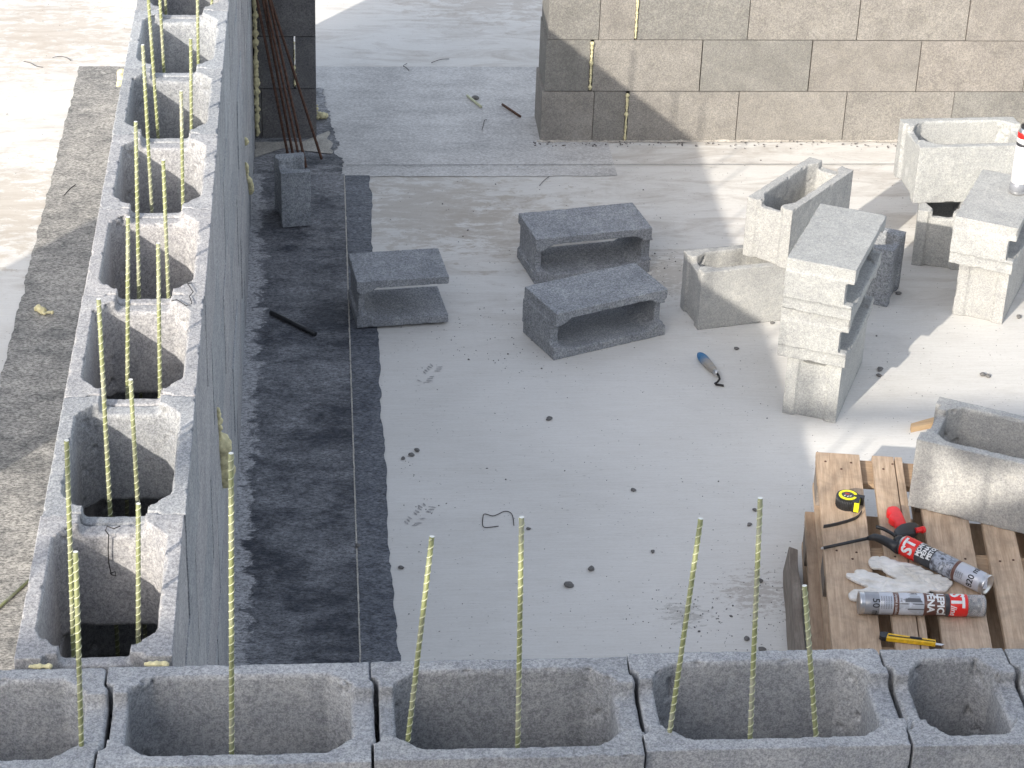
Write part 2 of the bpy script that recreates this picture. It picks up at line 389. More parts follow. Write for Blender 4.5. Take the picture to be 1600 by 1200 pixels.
tag(strip('waterproofing_lap', 'y', -1, 5.70, lambda t: .395, lambda t: .510 + .022 * (t < 2.6) * (2.6 - t) + .012 * noise.noise(Vector((t * 2.3, 0, 8))), .004, M_MEM2, ja=.001, jb=.007, seed=4, fr=(11, 75)), 'dusty dark strip edge beside the bitumen')
tag(strip('primer_band', 'x', -.02, 1.62, lambda t: 5.69, lambda t: 6.985, .003, M_MEM3, ja=.006, jb=.006, seed=5), 'grey dusty band across the doorway')
tag(strip('door_strip', 'y', 5.704, 6.7, lambda t: .0, lambda t: .40 - .09 * (t - 5.7), .008, membrane('bitumen_worn', (.055, .06, .07), (.36, .36, .37), .40, .60), ja=.004, jb=.02, seed=15), 'worn dark strip beside the pillar')
tag(strip('outer_strip', 'y', -1, 6.98, lambda t: -.925 + .008 * t, lambda t: -.28, .004, M_MEM4, ja=.012, jb=.001, seed=6), 'grey felt strip along the outer side of the left wall')
# pale joint line between the two strips, groove lines in the slab
tag(strip('strip_seam', 'y', -1, 5.69, lambda t: .3985, lambda t: .4035, .010, M_MORTAR, ja=.0012, jb=.0016, seed=9, fr=(30, 120)), 'pale seam line between the two dark strips')
M_GROOVE = simple('groove_dirt', (.17, .165, .16), .9)
tag(strip('slab_joint', 'x', .41, 3.9, lambda t: 5.800, lambda t: 5.8045, .0085, M_GROOVE, ja=.001, jb=.001, seed=11, fr=(30, 90)), 'thin joint across the slab in front of the far wall')
# scuffed cement patches
def patch(px, z, mat, name, label, seed):
    c = sum(((un(*q, z=z)) for q in px), Vector()) / len(px)
    pts = [un(*q, z=z) for q in px]; P = []
    for i in range(len(pts)):
        a, b = pts[i], pts[(i + 1) % len(pts)]
        for k in range(14):
            p = a.lerp(b, k / 14); d = (p - c).normalized()
            P.append(p + d * (noise.noise(Vector((p.x * 14, p.y * 14, seed))) * .03 + noise.noise(Vector((p.x * 60, p.y * 60, seed))) * .012))
    bm = bmesh.new(); f = bm.faces.new([bm.verts.new(p) for p in P]); bmesh.ops.triangulate(bm, faces=[f])
    for f in bm.faces:
        if f.normal.z < 0: f.normal_flip()
    tag(obj(name, bm, mat), label, kind='structure')
if 0: patch([(370, 1030), (382, 960), (384, 860), (400, 790), (386, 760), (374, 780), (366, 900)], .0115, M_MEM3, 'cement_smear', 'cement smear at the foot of the left wall', 1)
patch([(398, 246), (440, 232), (520, 240), (512, 205), (470, 222), (400, 222)], .0115, M_MORTAR, 'mortar_smear', 'mortar smear at the foot of the dark pillar', 2)
if 0: patch([(385, 700), (410, 690), (408, 740), (392, 760)], .0118, M_MEM3, 'cement_smear', 'cement smear on the dark strip', 3)

# ------------------------------------------------------------------ walls
def frame_matrix(o, u, v, wv):
    m = Matrix((Vector(u), Vector(v), Vector(wv))).transposed().to_4x4(); m.translation = Vector(o); return m
zs = CZ / .25 * .992
# left wall: block x-axis along +Y, width towards -X  (x cross y = z)
lw = empty('left_wall', (0, 0, 0), 'long hollow formwork-block wall running away on the left with open cells', 'wall')
k = 0
for c in range(6):
    off = .03 + (0 if c == 5 else (.25 if c % 2 == 0 else 0))
    yy = [off + .5 * i for i in range(14 if off < .1 else 13)]
    items = [(y, B30[(k + i * 2) % 3] if y < 6.3 else B30H) for i, y in enumerate(yy)]
    if off > .1: items.insert(0, (.03, B30H))
    for y, me in items:
        k += 1
        jx = random.uniform(-.0025, .0025)
        M = frame_matrix((jx, y, c * CZ), (0, 1.0105 if c == 5 else 1, 0), (-1, 0, 0), (0, 0, zs))
        obj('formwork_block', me, None, lw, M)
# front wall: width from y=0 (back) to -0.3, blocks along +X; groove left as in photo
fw_ = empty('front_wall', (0, -.3, 0), 'hollow formwork-block wall across the foreground with open cells', 'wall')
xj = [-.6215, -.1215, .3785, .8785, 1.381]
for c in range(6):
    if c == 5: items = [(x, B30[i % 3]) for i, x in enumerate(xj)][:4] + [(1.381 - .0, None)]
    xs = []
    if c == 5:
        xs = [(-.6215, B30[0]), (-.1215, B30[1]), (.3785, B30[2]), (.8785, B30[0]), (1.3785, B30H), (1.6285, B30[1]), (2.1285, B30[2]), (2.6285, B30[0]), (3.1285, B30[1])]
    elif c % 2 == 0: xs = [(-.6215, B30H)] + [(-.3715 + .5 * i, B30[i % 3]) for i in range(8)]
    else: xs = [(-.6215 + .5 * i, B30[(i + 1) % 3]) for i in range(8)] + [(3.3785, B30H)]
    for i, (x, me) in enumerate(xs):
        jy = random.uniform(-.003, .003) + (.006 if c == 5 and i in (3, 4) else 0)
        rz = random.uniform(-.004, .004) if c == 5 else 0
        M = Matrix.Translation((x, jy, c * CZ)) @ Matrix.Rotation(rz, 4, 'Z') @ Matrix.Diagonal((1, 1, zs, 1))
        obj('formwork_block', me, None, fw_, M)
# far wall, solid-looking closed blocks with foam in some head joints
def solid_block(x0, x1, y0, y1, z0, z1, mat, parent, seed):
    bm = bmesh.new(); box(bm, x0, x1, y0, y1, z0, z1)
    bevel(bm, .004, 2)
    me = bpy.data.meshes.new('block'); bm.to_mesh(me); bm.free(); me.materials.append(mat)
    return obj('block', me, None, parent)
fwall = empty('far_wall', (1.305, 6.074, 0), 'brownish closed-block wall at the back right, half in sun', 'wall')
inv = Matrix.Translation((-1.305, -6.074, 0))
def relparent(o, p):
    o.parent = p; o.matrix_parent_inverse = Matrix.Translation(-Vector(p.location)); return o
rows = [[1.305, 1.546, 1.706, 2.2146], [1.315, 1.531, 2.029], [1.32, 1.552, 1.726, 2.23]]
foamj = []
for r in range(6):
    js = list(rows[r % 3]); x = js[-1]
    while x < 6: x += .505; js.append(x)
    for a, b in zip(js, js[1:]):
        g = .0012 + .0016 * random.random(); g2 = .012 if abs(b - 1.706) < .03 and r % 3 != 1 or abs(b - 1.531) < .01 else 0
        if g2: foamj.append((b, r))
        dy = random.uniform(-.003, .003)
        relparent(solid_block(a + g + (0.0), b - g - g2, 6.074 + dy, 6.374, r * .25 + .0015, r * .25 + .2475, M_BROWN, None, r), fwall)
def foam_lump(name, pts, rad, parent=None, flat=1.0, seed=0, n=10, mat=None):
    bm = bmesh.new()
    pts = [Vector(p) for p in pts]
    for i, p in enumerate(pts):
        r = rad * (.7 + .6 * abs(noise.noise(Vector((i * 1.7, seed, 3)))) * 2)
        s = bmesh.ops.create_icosphere(bm, subdivisions=3, radius=r, matrix=Matrix.Translation(p))
    for v in bm.verts:
        v.co += noise.noise_vector(v.co * 60 + Vector((seed, 0, 0))) * rad * .35
    for f in bm.faces: f.smooth = True
    me = bpy.data.meshes.new(name); bm.to_mesh(me); bm.free()
    o = link(bpy.data.objects.new('tmp', me)); md = o.modifiers.new('r', 'REMESH'); md.mode = 'VOXEL'; md.voxel_size = max(.003, rad / 5); md.use_smooth_shade = True
    dg = bpy.context.evaluated_depsgraph_get(); dg.update(); out = bpy.data.meshes.new_from_object(o.evaluated_get(dg)); bpy.data.objects.remove(o)
    for v in out.vertices: v.co += Vector(noise.noise_vector(v.co * 150)) * rad * .12
    out.materials.clear(); out.materials.append(mat or M_FOAM); smooth(out); out.name = name
    o = obj(name, out)
    if parent: relparent(o, parent)
    return o
for b, r in foamj:
    foam_lump('foam_seam', [(b - .007, 6.071, r * .25 + .012 + .0105 * i) for i in range(22)], .0072, fwall, seed=b * 7 + r)
# mortar bed bead under the far wall
bm = bmesh.new(); prev = None
for i in range(401):
    x = 1.29 + 4.4 * i / 400
    d = .010 + .016 * abs(noise.noise(Vector((x * 7, 0, 1)))) + .008 * noise.noise(Vector((x * 50, 0, 2)))
    h = .006 + .014 * abs(noise.noise(Vector((x * 9, 4, 1)))) + .004 * noise.noise(Vector((x * 60, 3, 2)))
    cur = [bm.verts.new((x, 6.073 - d, .0045)), bm.verts.new((x, 6.073 - d * .6, h * .7)), bm.verts.new((x, 6.0735, h))]
    if prev:
        for j in range(2): bm.faces.new((prev[j], cur[j], cur[j + 1], prev[j + 1]))
    prev = cur
relparent(obj('mortar_bead', bm, M_MORTAR), fwall)
# pillar
pil = empty('block_pillar', (0, 6.1, 0), 'dark block pillar in shade between left wall and doorway', 'pillar')
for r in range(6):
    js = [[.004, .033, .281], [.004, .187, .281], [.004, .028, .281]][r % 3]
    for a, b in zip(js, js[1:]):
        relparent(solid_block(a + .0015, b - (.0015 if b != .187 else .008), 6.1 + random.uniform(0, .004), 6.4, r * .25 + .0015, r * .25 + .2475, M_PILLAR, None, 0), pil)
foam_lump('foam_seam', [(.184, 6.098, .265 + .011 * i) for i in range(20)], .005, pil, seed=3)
foam_lump('foam_seam', [(.012 + .006 * noise.noise(Vector((i * .4, 0, 0))), 6.088, .03 + .014 * i) for i in range(88)], .012, pil, seed=5)
foam_lump('foam_seam', [(.284, 6.11, .12 + .015 * i) for i in range(4)], .006, pil, seed=6)
# foam on the left wall's faces
def px_line(a, b, n, **k):
    return [un(a[0] + (b[0] - a[0]) * i / n, a[1] + (b[1] - a[1]) * i / n, **k) for i in range(n + 1)]
foam_lump('foam_patch', px_line((340, 640), (344, 690), 14, x=.002), .010, lw, seed=11)
foam_lump('foam_patch', px_line((344, 690), (349, 750), 16, x=.002), .027, lw, seed=12)
foam_lump('foam_patch', px_line((384, 256), (387, 280), 10, x=.002), .010, lw, seed=13)
foam_lump('foam_patch', px_line((388, 280), (391, 298), 8, x=.002), .020, lw, seed=14)
foam_lump('foam_patch', px_line((383, 218), (384, 224), 4, x=.002), .014, lw, seed=15)
foam_lump('foam_patch', [(-.27 + .009 * i, .010, Hh - .006) for i in range(5)], .0065, lw, seed=16)
foam_lump('foam_patch', [(-.05 + .009 * i, .010, Hh - .006) for i in range(5)], .0065, lw, seed=17)
foam_lump('foam_patch', [(-.312, 3.0 + .04 * i, Hh - .04) for i in range(3)], .016, lw, seed=18)
# unseen casters added outside the frame to throw the shadows seen in it
sw = empty('shade_wall', (-2, -4.6, 0), 'unseen grey wall added behind the viewpoint, top edge shaped for its shadow', 'wall')  # added caster: outline set by the foreground shade, also blocks warm sky
M_GW = concrete('shade_wall_concrete', (.24, .25, .27), (.32, .33, .35))
bm = bmesh.new()
bx0 = -3.107
prof = [(bx0 - .75, 4.10), (bx0 + .1, 4.12), (bx0 + .47, 4.18), (bx0 + 1.1, 4.29), (bx0 + 3.2, 4.62), (bx0 + 10.5, 4.7)]
poly = [(bx0 - .75, 0)] + prof + [(bx0 + 10.5, 0)]
poly = [(x, z) for x, z in poly][::-1]
Mx = Matrix(((1, 0, 0, 0), (0, 0, 1, 0), (0, 1, 0, 0), (0, 0, 0, 1)))
prism(bm, poly, -4.7, -4.4, 0, Mx); bmesh.ops.recalc_face_normals(bm, faces=bm.faces)
relparent(obj('caster_face', bm, M_GW), sw)
bm = bmesh.new()
cop = [(a[0], a[1] + .002) for a in prof] ; 
for a, b in zip(cop, cop[1:]):
    prism(bm, [(a[0], a[1]), (b[0], b[1]), (b[0], b[1] + .03), (a[0], a[1] + .03)], -4.73, -4.38, 0, Mx)
bmesh.ops.recalc_face_normals(bm, faces=bm.faces)
relparent(obj('caster_cap', bm, M_GW), sw)
rail = empty('shade_board', (-2, -4.45, 4.2), 'unseen wooden board on thin posts, added to cast a shadow band', 'shadow caster')  # added caster: board outline follows the dark band it has to throw
bm = bmesh.new(); z0 = 2.5
top = [(-.75, 2.085), (.25, 2.085), (1.8, 2.11)]; bot = [(-.75, 1.985), (.25, 1.985), (.42, 1.87), (1.8, 1.87)]
prism(bm, [(bx0 + a, z + z0) for a, z in bot] + [(bx0 + a, z + z0) for a, z in top[::-1]], -4.42, -4.395, 0, Mx); bmesh.ops.recalc_face_normals(bm, faces=bm.faces)
relparent(obj('caster_board', bm, M_WOODX), rail)
for a in (-.7, .23, 1.75):
    bm = bmesh.new(); box(bm, bx0 + a - .016, bx0 + a + .016, -4.46, -4.422, 4.1, 4.75)
    relparent(obj('caster_post', bm, M_WOOD), rail)
sp = empty('side_shade_wall', (-2.7, 1.5, 0), 'unseen short block wall added at left to shade the floor', 'wall')  # added caster: its two ends bound the shadow strip on the outer floor
for r in range(10):
    for i in range(3):
        a = -3.27 + (.5 * i if r % 2 else .5 * i - .25); b = min(a + .496, -2.1); a = max(a, -3.27)
        if b - a > .05: relparent(solid_block(a, b, 1.5, 1.7, r * .25 + .0015, r * .25 + .2475, M_BROWN, None, 0), sp)

# ------------------------------------------------------------------ loose blocks
def upright(me, corner, ang, z, label, group, W=.2, near_right=False, name='hollow_block', flip=False):
    """cells vertical; corner = bottom corner, ang = direction of its long side"""
    u = Vector((math.cos(ang), math.sin(ang), 0)); v = Vector((-u.y, u.x, 0))
    if flip:   # turn end for end
        L = .49; o = Vector((*corner, z)) + u * L + v * W
        M = frame_matrix(o, -u, -v, (0, 0, 1))
    else: M = frame_matrix((*corner, z), u, v, (0, 0, 1))
    o = obj(name, me); o.matrix_world = M
    return tag(o, label, 'concrete block', group)
def lying(me, corner, ang, z, label, group, W=.2, H=.25, L=.49, flip=False, name='hollow_block'):
    """cells horizontal, opening on the near side; corner = near bottom left"""
    u = Vector((math.cos(ang), math.sin(ang), 0)); v = Vector((-u.y, u.x, 0)); A = Vector((*corner, z))
    if not flip: M = frame_matrix(A + v * H, u, (0, 0, 1), -v)
    else: M = frame_matrix(A + v * H + u * L + Vector((0, 0, W)), -u, (0, 0, -1), -v)
    o = obj(name, me); o.matrix_world = M
    return tag(o, label, 'concrete block', group)
G = 'loose hollow concrete blocks on the slab'
lying(B20C, (.43, 4.259), R(7), .0125, 'C-shaped cut hollow block lying open to the right, half on the dark strip', G, name='cut_block')
lying(B20[0], (1.156, 4.646), R(11.8), .001, 'hollow block lying on its side, the farther of the two lying side by side mid-floor', G)
lying(B20[1], (1.181, 4.010), R(23.6), .001, 'hollow block lying on its side, the nearer of the two lying side by side mid-floor', G, flip=True)
upright(B20[2], (1.766, 4.243), R(12), .001, 'block standing on the floor half in shadow, carrying another block on its right end', G)
upright(B20[3], (2.103, 4.272), R(50), .2515, 'sunlit open block perched crosswise on top of a half-shaded block', G)
upright(B20[2], (2.169, 3.517), R(66.5), .001, 'bottom block of the leaning three-block stack, standing upright', G)
o = lying(B20[3], (2.172, 3.488), R(66), .2515, 'middle block of the three-block stack, open side to the right', G, flip=True)
o = lying(B20[2], (2.168, 3.472), R(65), .4525, 'top block of the three-block stack with smooth sunlit upper face', G, flip=True)
for o_, c, a, z in ():
    pass
upright(B20S, (2.655, 4.60), R(-27 + 180), .001, 'short cut block in shade standing behind the three-block stack', G, name='cut_block')
upright(B20S, (.131, 5.152), R(9), .0125, 'small dark cut block standing alone below the rusty bars', G, name='cut_block')
upright(B20[3], (2.945, 4.745), R(74), .001, 'dark shaded block standing under the long sunlit block', G)
upright(B30L, (2.745, 4.868), R(3), .2515, 'long sunlit block, cell up, resting on a dark block near the far wall', G, W=.2)
upright(B20[2], (2.995, 4.268), R(62.5), .001, 'upright block carrying the block with the white foam can', G)
lying(B20[3], (2.985, 4.216), R(62.8), .2515, 'block under the white foam can at the right edge', G, flip=True)
upright(B30L, (2.172, 2.512), R(-27.5), .2895, 'wide formwork block standing on the pallets, crossed by a band of sunlight', G, W=.3, name='formwork_block')

# ------------------------------------------------------------------ rods
def rod_mesh(L, turns_per_m=56, r=.0046):
    bm = bmesh.new()
    tube(bm, [(0, 0, L * i / 6) for i in range(7)], r, 10, 0, True, 2)
    n = int(L * turns_per_m * 10)
    pts = [((r + .0002) * math.cos(2 * math.pi * i / 10), (r + .0002) * math.sin(2 * math.pi * i / 10), .004 + (L - .008) * i / n) for i in range(n + 1)]
    tube(bm, pts, .0011, 5, 1)
    me = bpy.data.meshes.new('rebar_rod'); bm.to_mesh(me); bm.free()
    for m in (M_ROD, M_WIND, M_RODEND): me.materials.append(m)
    return me
RODS = {}
def rod(top, bot, label, group, zb=.5, r=.0050):
    """top and a lower point on its axis; carried down to height zb"""
    d = (bot - top).normalized(); L = (top.z - zb) / -d.z; L = max(L, .05); Lq = round(L, 2)
    if Lq not in RODS: RODS[Lq] = rod_mesh(Lq)
    o = obj('rebar_rod', RODS[Lq]); z = -d; x, y = frame_at(z)
    o.matrix_world = frame_matrix(top + d * Lq, x, y, z)
    return tag(o, label, 'rod', group)
GL = 'fibreglass rods standing in the left wall'; GF = 'fibreglass rods standing in the front wall'
LW = [  # top px, lower px, y plane, label
 ((104, 688), (115, 1022), .16, 'green rod in the nearest cell of the left wall, its left one'),
 ((216, 787), (216, 1010), .20, 'green rod in the nearest cell of the left wall, its right one'),
 ((154, 467), (172, 800), .68, 'green rod at the left of the second nearest left-wall cell'),
 ((204, 593), (215, 786), .72, 'green rod at the right of the second nearest left-wall cell'),
 ((200, 339), (199, 613), 1.18, 'green rod at the left of the third nearest left-wall cell'),
 ((247, 380), (250, 617), 1.16, 'green rod at the right of the third nearest left-wall cell'),
 ((212, 190), (217, 462), 1.70, 'green rod at the left of the fourth nearest left-wall cell'),
 ((255, 250), (263, 462), 1.66, 'green rod at the right of the fourth nearest left-wall cell'),
 ((223, 70), (237, 325), 2.18, 'green rod at the left of the fifth nearest left-wall cell'),
 ((283, 142), (286, 328), 2.16, 'green rod at the right of the fifth nearest left-wall cell'),
 ((231, -12), (247, 213), 2.70, 'green rod at the left of the sixth left-wall cell, tip cut by the top edge'),
 ((298, 60), (299, 215), 2.66, 'green rod at the right of the sixth nearest left-wall cell'),
 ((246, -70), (256, 110), 3.18, 'green rod at the left of the seventh left-wall cell'),
 ((308, -40), (310, 112), 3.16, 'green rod at the right of the seventh left-wall cell'),
 ((256, -110), (259, 20), 3.68, 'green rod at the left of the farthest left-wall cell in view'),
 ((331, -110), (331, 18), 3.66, 'green rod at the right of the farthest left-wall cell in view')]
for a, b, y, lab in LW: rod(un(*a, y=y), un(*b, y=y), lab, GL)
FWR = [((118, 862), (127, 1158), 'green rod standing at the left end of the front wall, below the left wall'),
 ((361, 708), (362, 1170), 'tallest green rod of the front wall, beside the foot of the left wall'),
 ((675, 838), (638, 1150), 'right-leaning green rod at the left of the middle front-wall cell'),
 ((815, 808), (809, 1160), 'upright green rod in the middle of the middle front-wall cell'),
 ((1095, 810), (1047, 1140), 'most strongly leaning green rod of the front wall, right of the floor stain'),
 ((1188, 778), (1172, 1152), 'tall green rod left of the pallets in the front wall'),
 ((1257, 915), (1275, 1152), 'short green rod overlapping the left edge of the pallets')]
for a, b, lab in FWR: rod(un(*a, y=-.20), un(*b, y=-.235), lab, GF, zb=1.0)
# rod lying on the left floor, short offcuts on the floor
rod(un(42, 910, z=.010), un(0, 948, z=.0099), 'thin green rod lying on the floor outside the left wall', 'loose offcuts', 1) if 0 else None
def lie(p, q, r, mat, name, label, cat, group=None):
    bm = bmesh.new(); P, Q = Vector(p), Vector(q); tube(bm, [P, P.lerp(Q, .5), Q], r, 10)
    o = obj(name, bm, mat); return tag(o, label, cat, group)
lie(un(45, 907, z=.010), un(-60, 1002, z=.010), .005, M_ROD, 'loose_rod', 'thin green rod lying on the floor left of the left wall', 'rod')
lie(un(730, 149, z=.010), un(752, 167, z=.010), .006, M_WIND, 'rod_offcut', 'short pale green rod offcut on the floor in the doorway', 'offcut')
lie(un(785, 163, z=.010), un(813, 182, z=.010), .006, M_RUST, 'bar_offcut', 'short rusty bar offcut on the floor in the doorway', 'offcut')
lie(un(423, 488, z=.018), un(493, 522, z=.018), .009, M_BLACK, 'pipe_offcut', 'thin black pipe lying on the dark strip', 'pipe')
# rusty bars leaning
GB = 'rusty bars leaning by the pillar'
for i, (t, b, lab) in enumerate([((401.7, 0), (450, 243), 'leftmost of the rusty bars leaning at the pillar'),
        ((411, 0), (458, 243), 'second rusty bar from the left leaning at the pillar'),
        ((415, 0), (471.7, 267), 'rusty bar whose foot stands just behind the small cut block'),
        ((421, 0), (478.5, 262), 'rusty bar whose foot stands right of the small cut block corner'),
        ((423, 0), (502.7, 249), 'rightmost rusty bar leaning at the pillar, foot farthest out')]):
    B = un(*b, z=.013); T = un(*t, y=6.02 + .006 * i); d = (T - B).normalized()
    tt = min((0.008 - B.x) / d.x, (6.092 - B.y) / d.y)
    E_ = B + d * min(tt, 2.4)
    bm = bmesh.new(); n = 60
    tube(bm, [B.lerp(E_, k / n) + Vector((0, 0, 0)) for k in range(n + 1)], [.0058 + (.0007 if k % 2 else 0) for k in range(n + 1)], 8)
    tag(obj('rusty_bar', bm, M_RUST), lab, 'bar', GB)

# ------------------------------------------------------------------ pallets
def pallet(o, ang, z, label, seed):
    """o = far left corner (top), planks run towards the camera"""
    e = empty('wooden_pallet', (o[0], o[1], z), label, 'pallet', 'stacked wooden pallets', ang); rnd = random.Random(seed)
    x = 0
    for wd in (.145, .10, .145, .10, .145):
        bm = bmesh.new(); segs = [(x, x + wd)]
        if wd == .10 and x < .3 and seed == 1: segs = [(x, x + .072), (x + .0755, x + wd)]
        for s0, s1 in segs:
            V, F = box(bm, s0, s1, -1.2, 0, .122, .144)
        bmesh.ops.subdivide_edges(bm, edges=[ed for ed in bm.edges if abs(ed.verts[0].co.y - ed.verts[1].co.y) > .5], cuts=24)
        for v in bm.verts:
            v.co.x += .0015 * noise.noise(Vector((v.co.x * 30, v.co.y * 7, seed))); v.co.z += .0012 * noise.noise(Vector((x * 9, v.co.y * 5, seed + 4)))
        bevel(bm, .0025, 2)
        obj('top_plank', bm, M_WOOD, e); x += wd + .04125
    for yy in (-.145, -.6725, -1.2):
        bm = bmesh.new(); box(bm, .002, .798, yy, yy + .145, .1, .1215); bevel(bm, .002, 1); obj('cross_board', bm, M_WOODX, e)
        for xx in (0, .3275, .655):
            bm = bmesh.new(); box(bm, xx + .004, xx + (.10 if xx != .3275 else .145), yy + .001, yy + .143, .0225, .0995); bevel(bm, .003, 1); obj('spacer_block', bm, M_WOODG, e)
    for xx in (.002, .3275, .698):
        bm = bmesh.new(); box(bm, xx, xx + (.1 if xx != .3275 else .145), -1.2, 0, .001, .022); bevel(bm, .002, 1); obj('bottom_board', bm, M_WOOD, e)
    # nails
    x = 0; nb = bmesh.new(); bmesh.ops.create_cone(nb, cap_ends=True, segments=10, radius1=.0042, radius2=.0034, depth=.002)
    nme = bpy.data.meshes.new('nail_head'); nb.to_mesh(nme); nb.free(); nme.materials.append(M_RUST)
    for wd in (.145, .10, .145, .10, .145):
        for yy in (-.07, -.6, -1.13):
            for q in ((.25, .0), (.75, .02), (.55, -.03)):
                if wd == .1 and q[0] == .55: continue
                if seed == 1: obj('nail_head', nme, None, e, Matrix.Translation((x + wd * q[0] + rnd.uniform(-.01, .01), yy + q[1] + rnd.uniform(-.015, .015), .1449)))
        x += wd + .04125
    return e
pallet((1.938, 2.852), R(-8.6), .1445, 'upper wooden pallet with the tools and cans on it', 1)
pallet((1.888, 2.71), R(-9.2), .0, 'lower wooden pallet, mostly hidden under the upper one', 2)
# weathered board standing on edge against the pallets
bm = bmesh.new(); box(bm, -.016, .016, -.95, 0, 0, .10); bmesh.ops.subdivide_edges(bm, edges=[e for e in bm.edges if abs(e.verts[0].co.y - e.verts[1].co.y) > .5], cuts=30)
for v in bm.verts: v.co += Vector((.006 * noise.noise(Vector((1, v.co.y * 5, 2))), 0, (.012 * noise.noise(Vector((v.co.x * 20, v.co.y * 8, 7))) if v.co.z > .05 else 0)))
bevel(bm, .004, 2)
o = obj('weathered_board', bm, wood('greyed_wood', (.24, .21, .185), (.46, .42, .38), 1, .4)); o.matrix_world = Matrix.Translation((1.815, 2.56, .003)) @ Matrix.Rotation(R(-8.5), 4, 'Z') @ Matrix.Rotation(R(6), 4, 'Y')
tag(o, 'grey weathered board standing on edge against the left side of the pallets', 'board')
bm = bmesh.new(); prism(bm, [(0, 0), (.10, .012), (.115, .05), (.01, .026)], 0, .022); bevel(bm, .002, 1)
o = obj('wood_offcut', bm, M_PLYW); p = un(1422, 674, z=0); o.location = (p.x, p.y - .01, .001); o.rotation_euler = (0, 0, R(12))
tag(o, 'small fresh wood offcut on the floor behind the pallets', 'offcut')

# ------------------------------------------------------------------ cans
PT = .2895
def text_bm(txt, size, radius, zc, ang, mat, parent, name='lettering', bold=0, shear=0, sx=1.0):
    """lettering wrapped on a can of given radius: reads round it, tops towards +Z"""
    cu = bpy.data.curves.new('t', 'FONT'); cu.body = txt; cu.size = size; cu.align_x = 'CENTER'; cu.align_y = 'CENTER'; cu.offset = bold; cu.shear = shear; cu.resolution_u = 3
    o = link(bpy.data.objects.new('t', cu)); dg = bpy.context.evaluated_depsgraph_get(); dg.update()
    me = bpy.data.meshes.new_from_object(o.evaluated_get(dg)); bpy.data.objects.remove(o); bpy.data.curves.remove(cu)
    bm = bmesh.new(); bm.from_mesh(me)
    for _ in range(2):
        bmesh.ops.subdivide_edges(bm, edges=[e for e in bm.edges if abs(e.verts[0].co.x - e.verts[1].co.x) > .004], cuts=1)
    bmesh.ops.triangulate(bm, faces=bm.faces)
    for v in bm.verts:
        a = ang + v.co.x * sx / radius
        v.co = Vector((radius * math.cos(a), radius * math.sin(a), zc + v.co.y))
    return obj(name, bm, mat, parent)
def band_can(e, R0, bands, seg=48):
    """bands: (name, z0, z1, material)"""
    for nm, z0, z1, m, rr in bands:
        bm = bmesh.new(); lathe(bm, [(rr - .0008, z0), (rr, z0 + .0006), (rr, z1 - .0006), (rr - .0008, z1)], seg)
        obj(nm, bm, m, e)
def P_(name, c, rough=.35, metal=0, var=.05): return simple(name, c, rough, metal, var, 50, .02)
M_GREY = P_('label_grey', (.34, .35, .38), .35, .3); M_LIGHT = P_('label_light', (.56, .58, .64), .35, .2); M_BRN = P_('label_brown', (.145, .068, .052))
M_RED = P_('label_red', (.80, .022, .018)); M_DARK = P_('label_dark', (.045, .046, .052)); M_INK = P_('ink', (.03, .03, .035), .5)
def tile_mat():
    s = NB('label_picture'); co = s.coord('Object', (1, 1, 1)); q = s.n('ShaderNodeTexBrick'); s.l(co, q.inputs['Vector'])
    q.inputs['Scale'].default_value = 16; q.inputs['Mortar Size'].default_value = .03
    q.inputs['Color1'].default_value = (.5, .52, .56, 1); q.inputs['Color2'].default_value = (.36, .38, .42, 1); q.inputs['Mortar'].default_value = (.12, .12, .13, 1)
    n = s.noise(co, 26, 3, .5); c = s.mix(s.ramp(n, [(.46, (0, 0, 0)), (.5, (1, 1, 1))]), q.outputs[0], (.60, .62, .68))
    return s.set(c, .35)
M_PIC = tile_mat()
def pic2():
    s = NB('label_photo'); co = s.coord('Object', (1, 1, 1)); n = s.noise(co, 38, 3, .5, .6)
    return s.set(s.ramp(n, [(.36, (.04, .04, .05)), (.44, (.16, .17, .2)), (.52, (.42, .45, .52)), (.62, (.12, .13, .15)), (.7, (.6, .62, .66))]), .35)
M_PIC2 = pic2()
# can A: lying, bottom at left
A = Vector((1.883, 1.931, PT + .0345)); B = Vector((2.262, 1.902, PT + .0345)); ax = (B - A).normalized(); LA = (B - A).length
ea = empty('foam_can', A, 'brown, grey and red foam can with clear cap, lying in front of the gloves', 'spray can')
side = Vector((0, 0, 1)).cross(ax).normalized()
# local +X of the can points up/towards camera so that the lettering faces us
toc = (CAM - A); toc = (toc - ax * toc.dot(ax)).normalized(); yv = ax.cross(toc)
ea.matrix_world = frame_matrix(A, toc, yv, ax)
RA = .0335
fr = lambda a: a * LA
bm = bmesh.new(); lathe(bm, [(.026, .004), (.030, .0), (.0345, .001), (.0345, .006), (RA, .010), (RA - .0003, .02), (RA - .001, fr(.855))], 48); obj('can_body', bm, M_STEEL, ea)
band_can(ea, RA, [('label_band', fr(.04), fr(.155), M_GREY, RA), ('label_band', fr(.156), fr(.265), M_LIGHT, RA), ('label_band', fr(.266), fr(.31), M_BRN, RA),
    ('label_band', fr(.311), fr(.505), M_PIC, RA), ('label_band', fr(.506), fr(.675), M_BRN, RA), ('label_band', fr(.676), fr(.71), M_DARK, RA), ('label_band', fr(.711), fr(.852), M_RED, RA)])
text_bm('50 ml', .030, RA + .0006, fr(.125), .55, M_INK, ea, bold=.0003)
text_bm('LEPICÍ', .029, RA + .0006, fr(.632), -.1, M_WHITE, ea, bold=.0012)
text_bm('PĚNA', .029, RA + .0006, fr(.555), -.35, M_WHITE, ea, bold=.0012)
text_bm('ST', .056, RA + .0006, fr(.765), -.65, M_WHITE, ea, bold=.002)
text_bm('line', .026, RA + .0006, fr(.735), .55, M_WHITE, ea, shear=.3, bold=.0004)
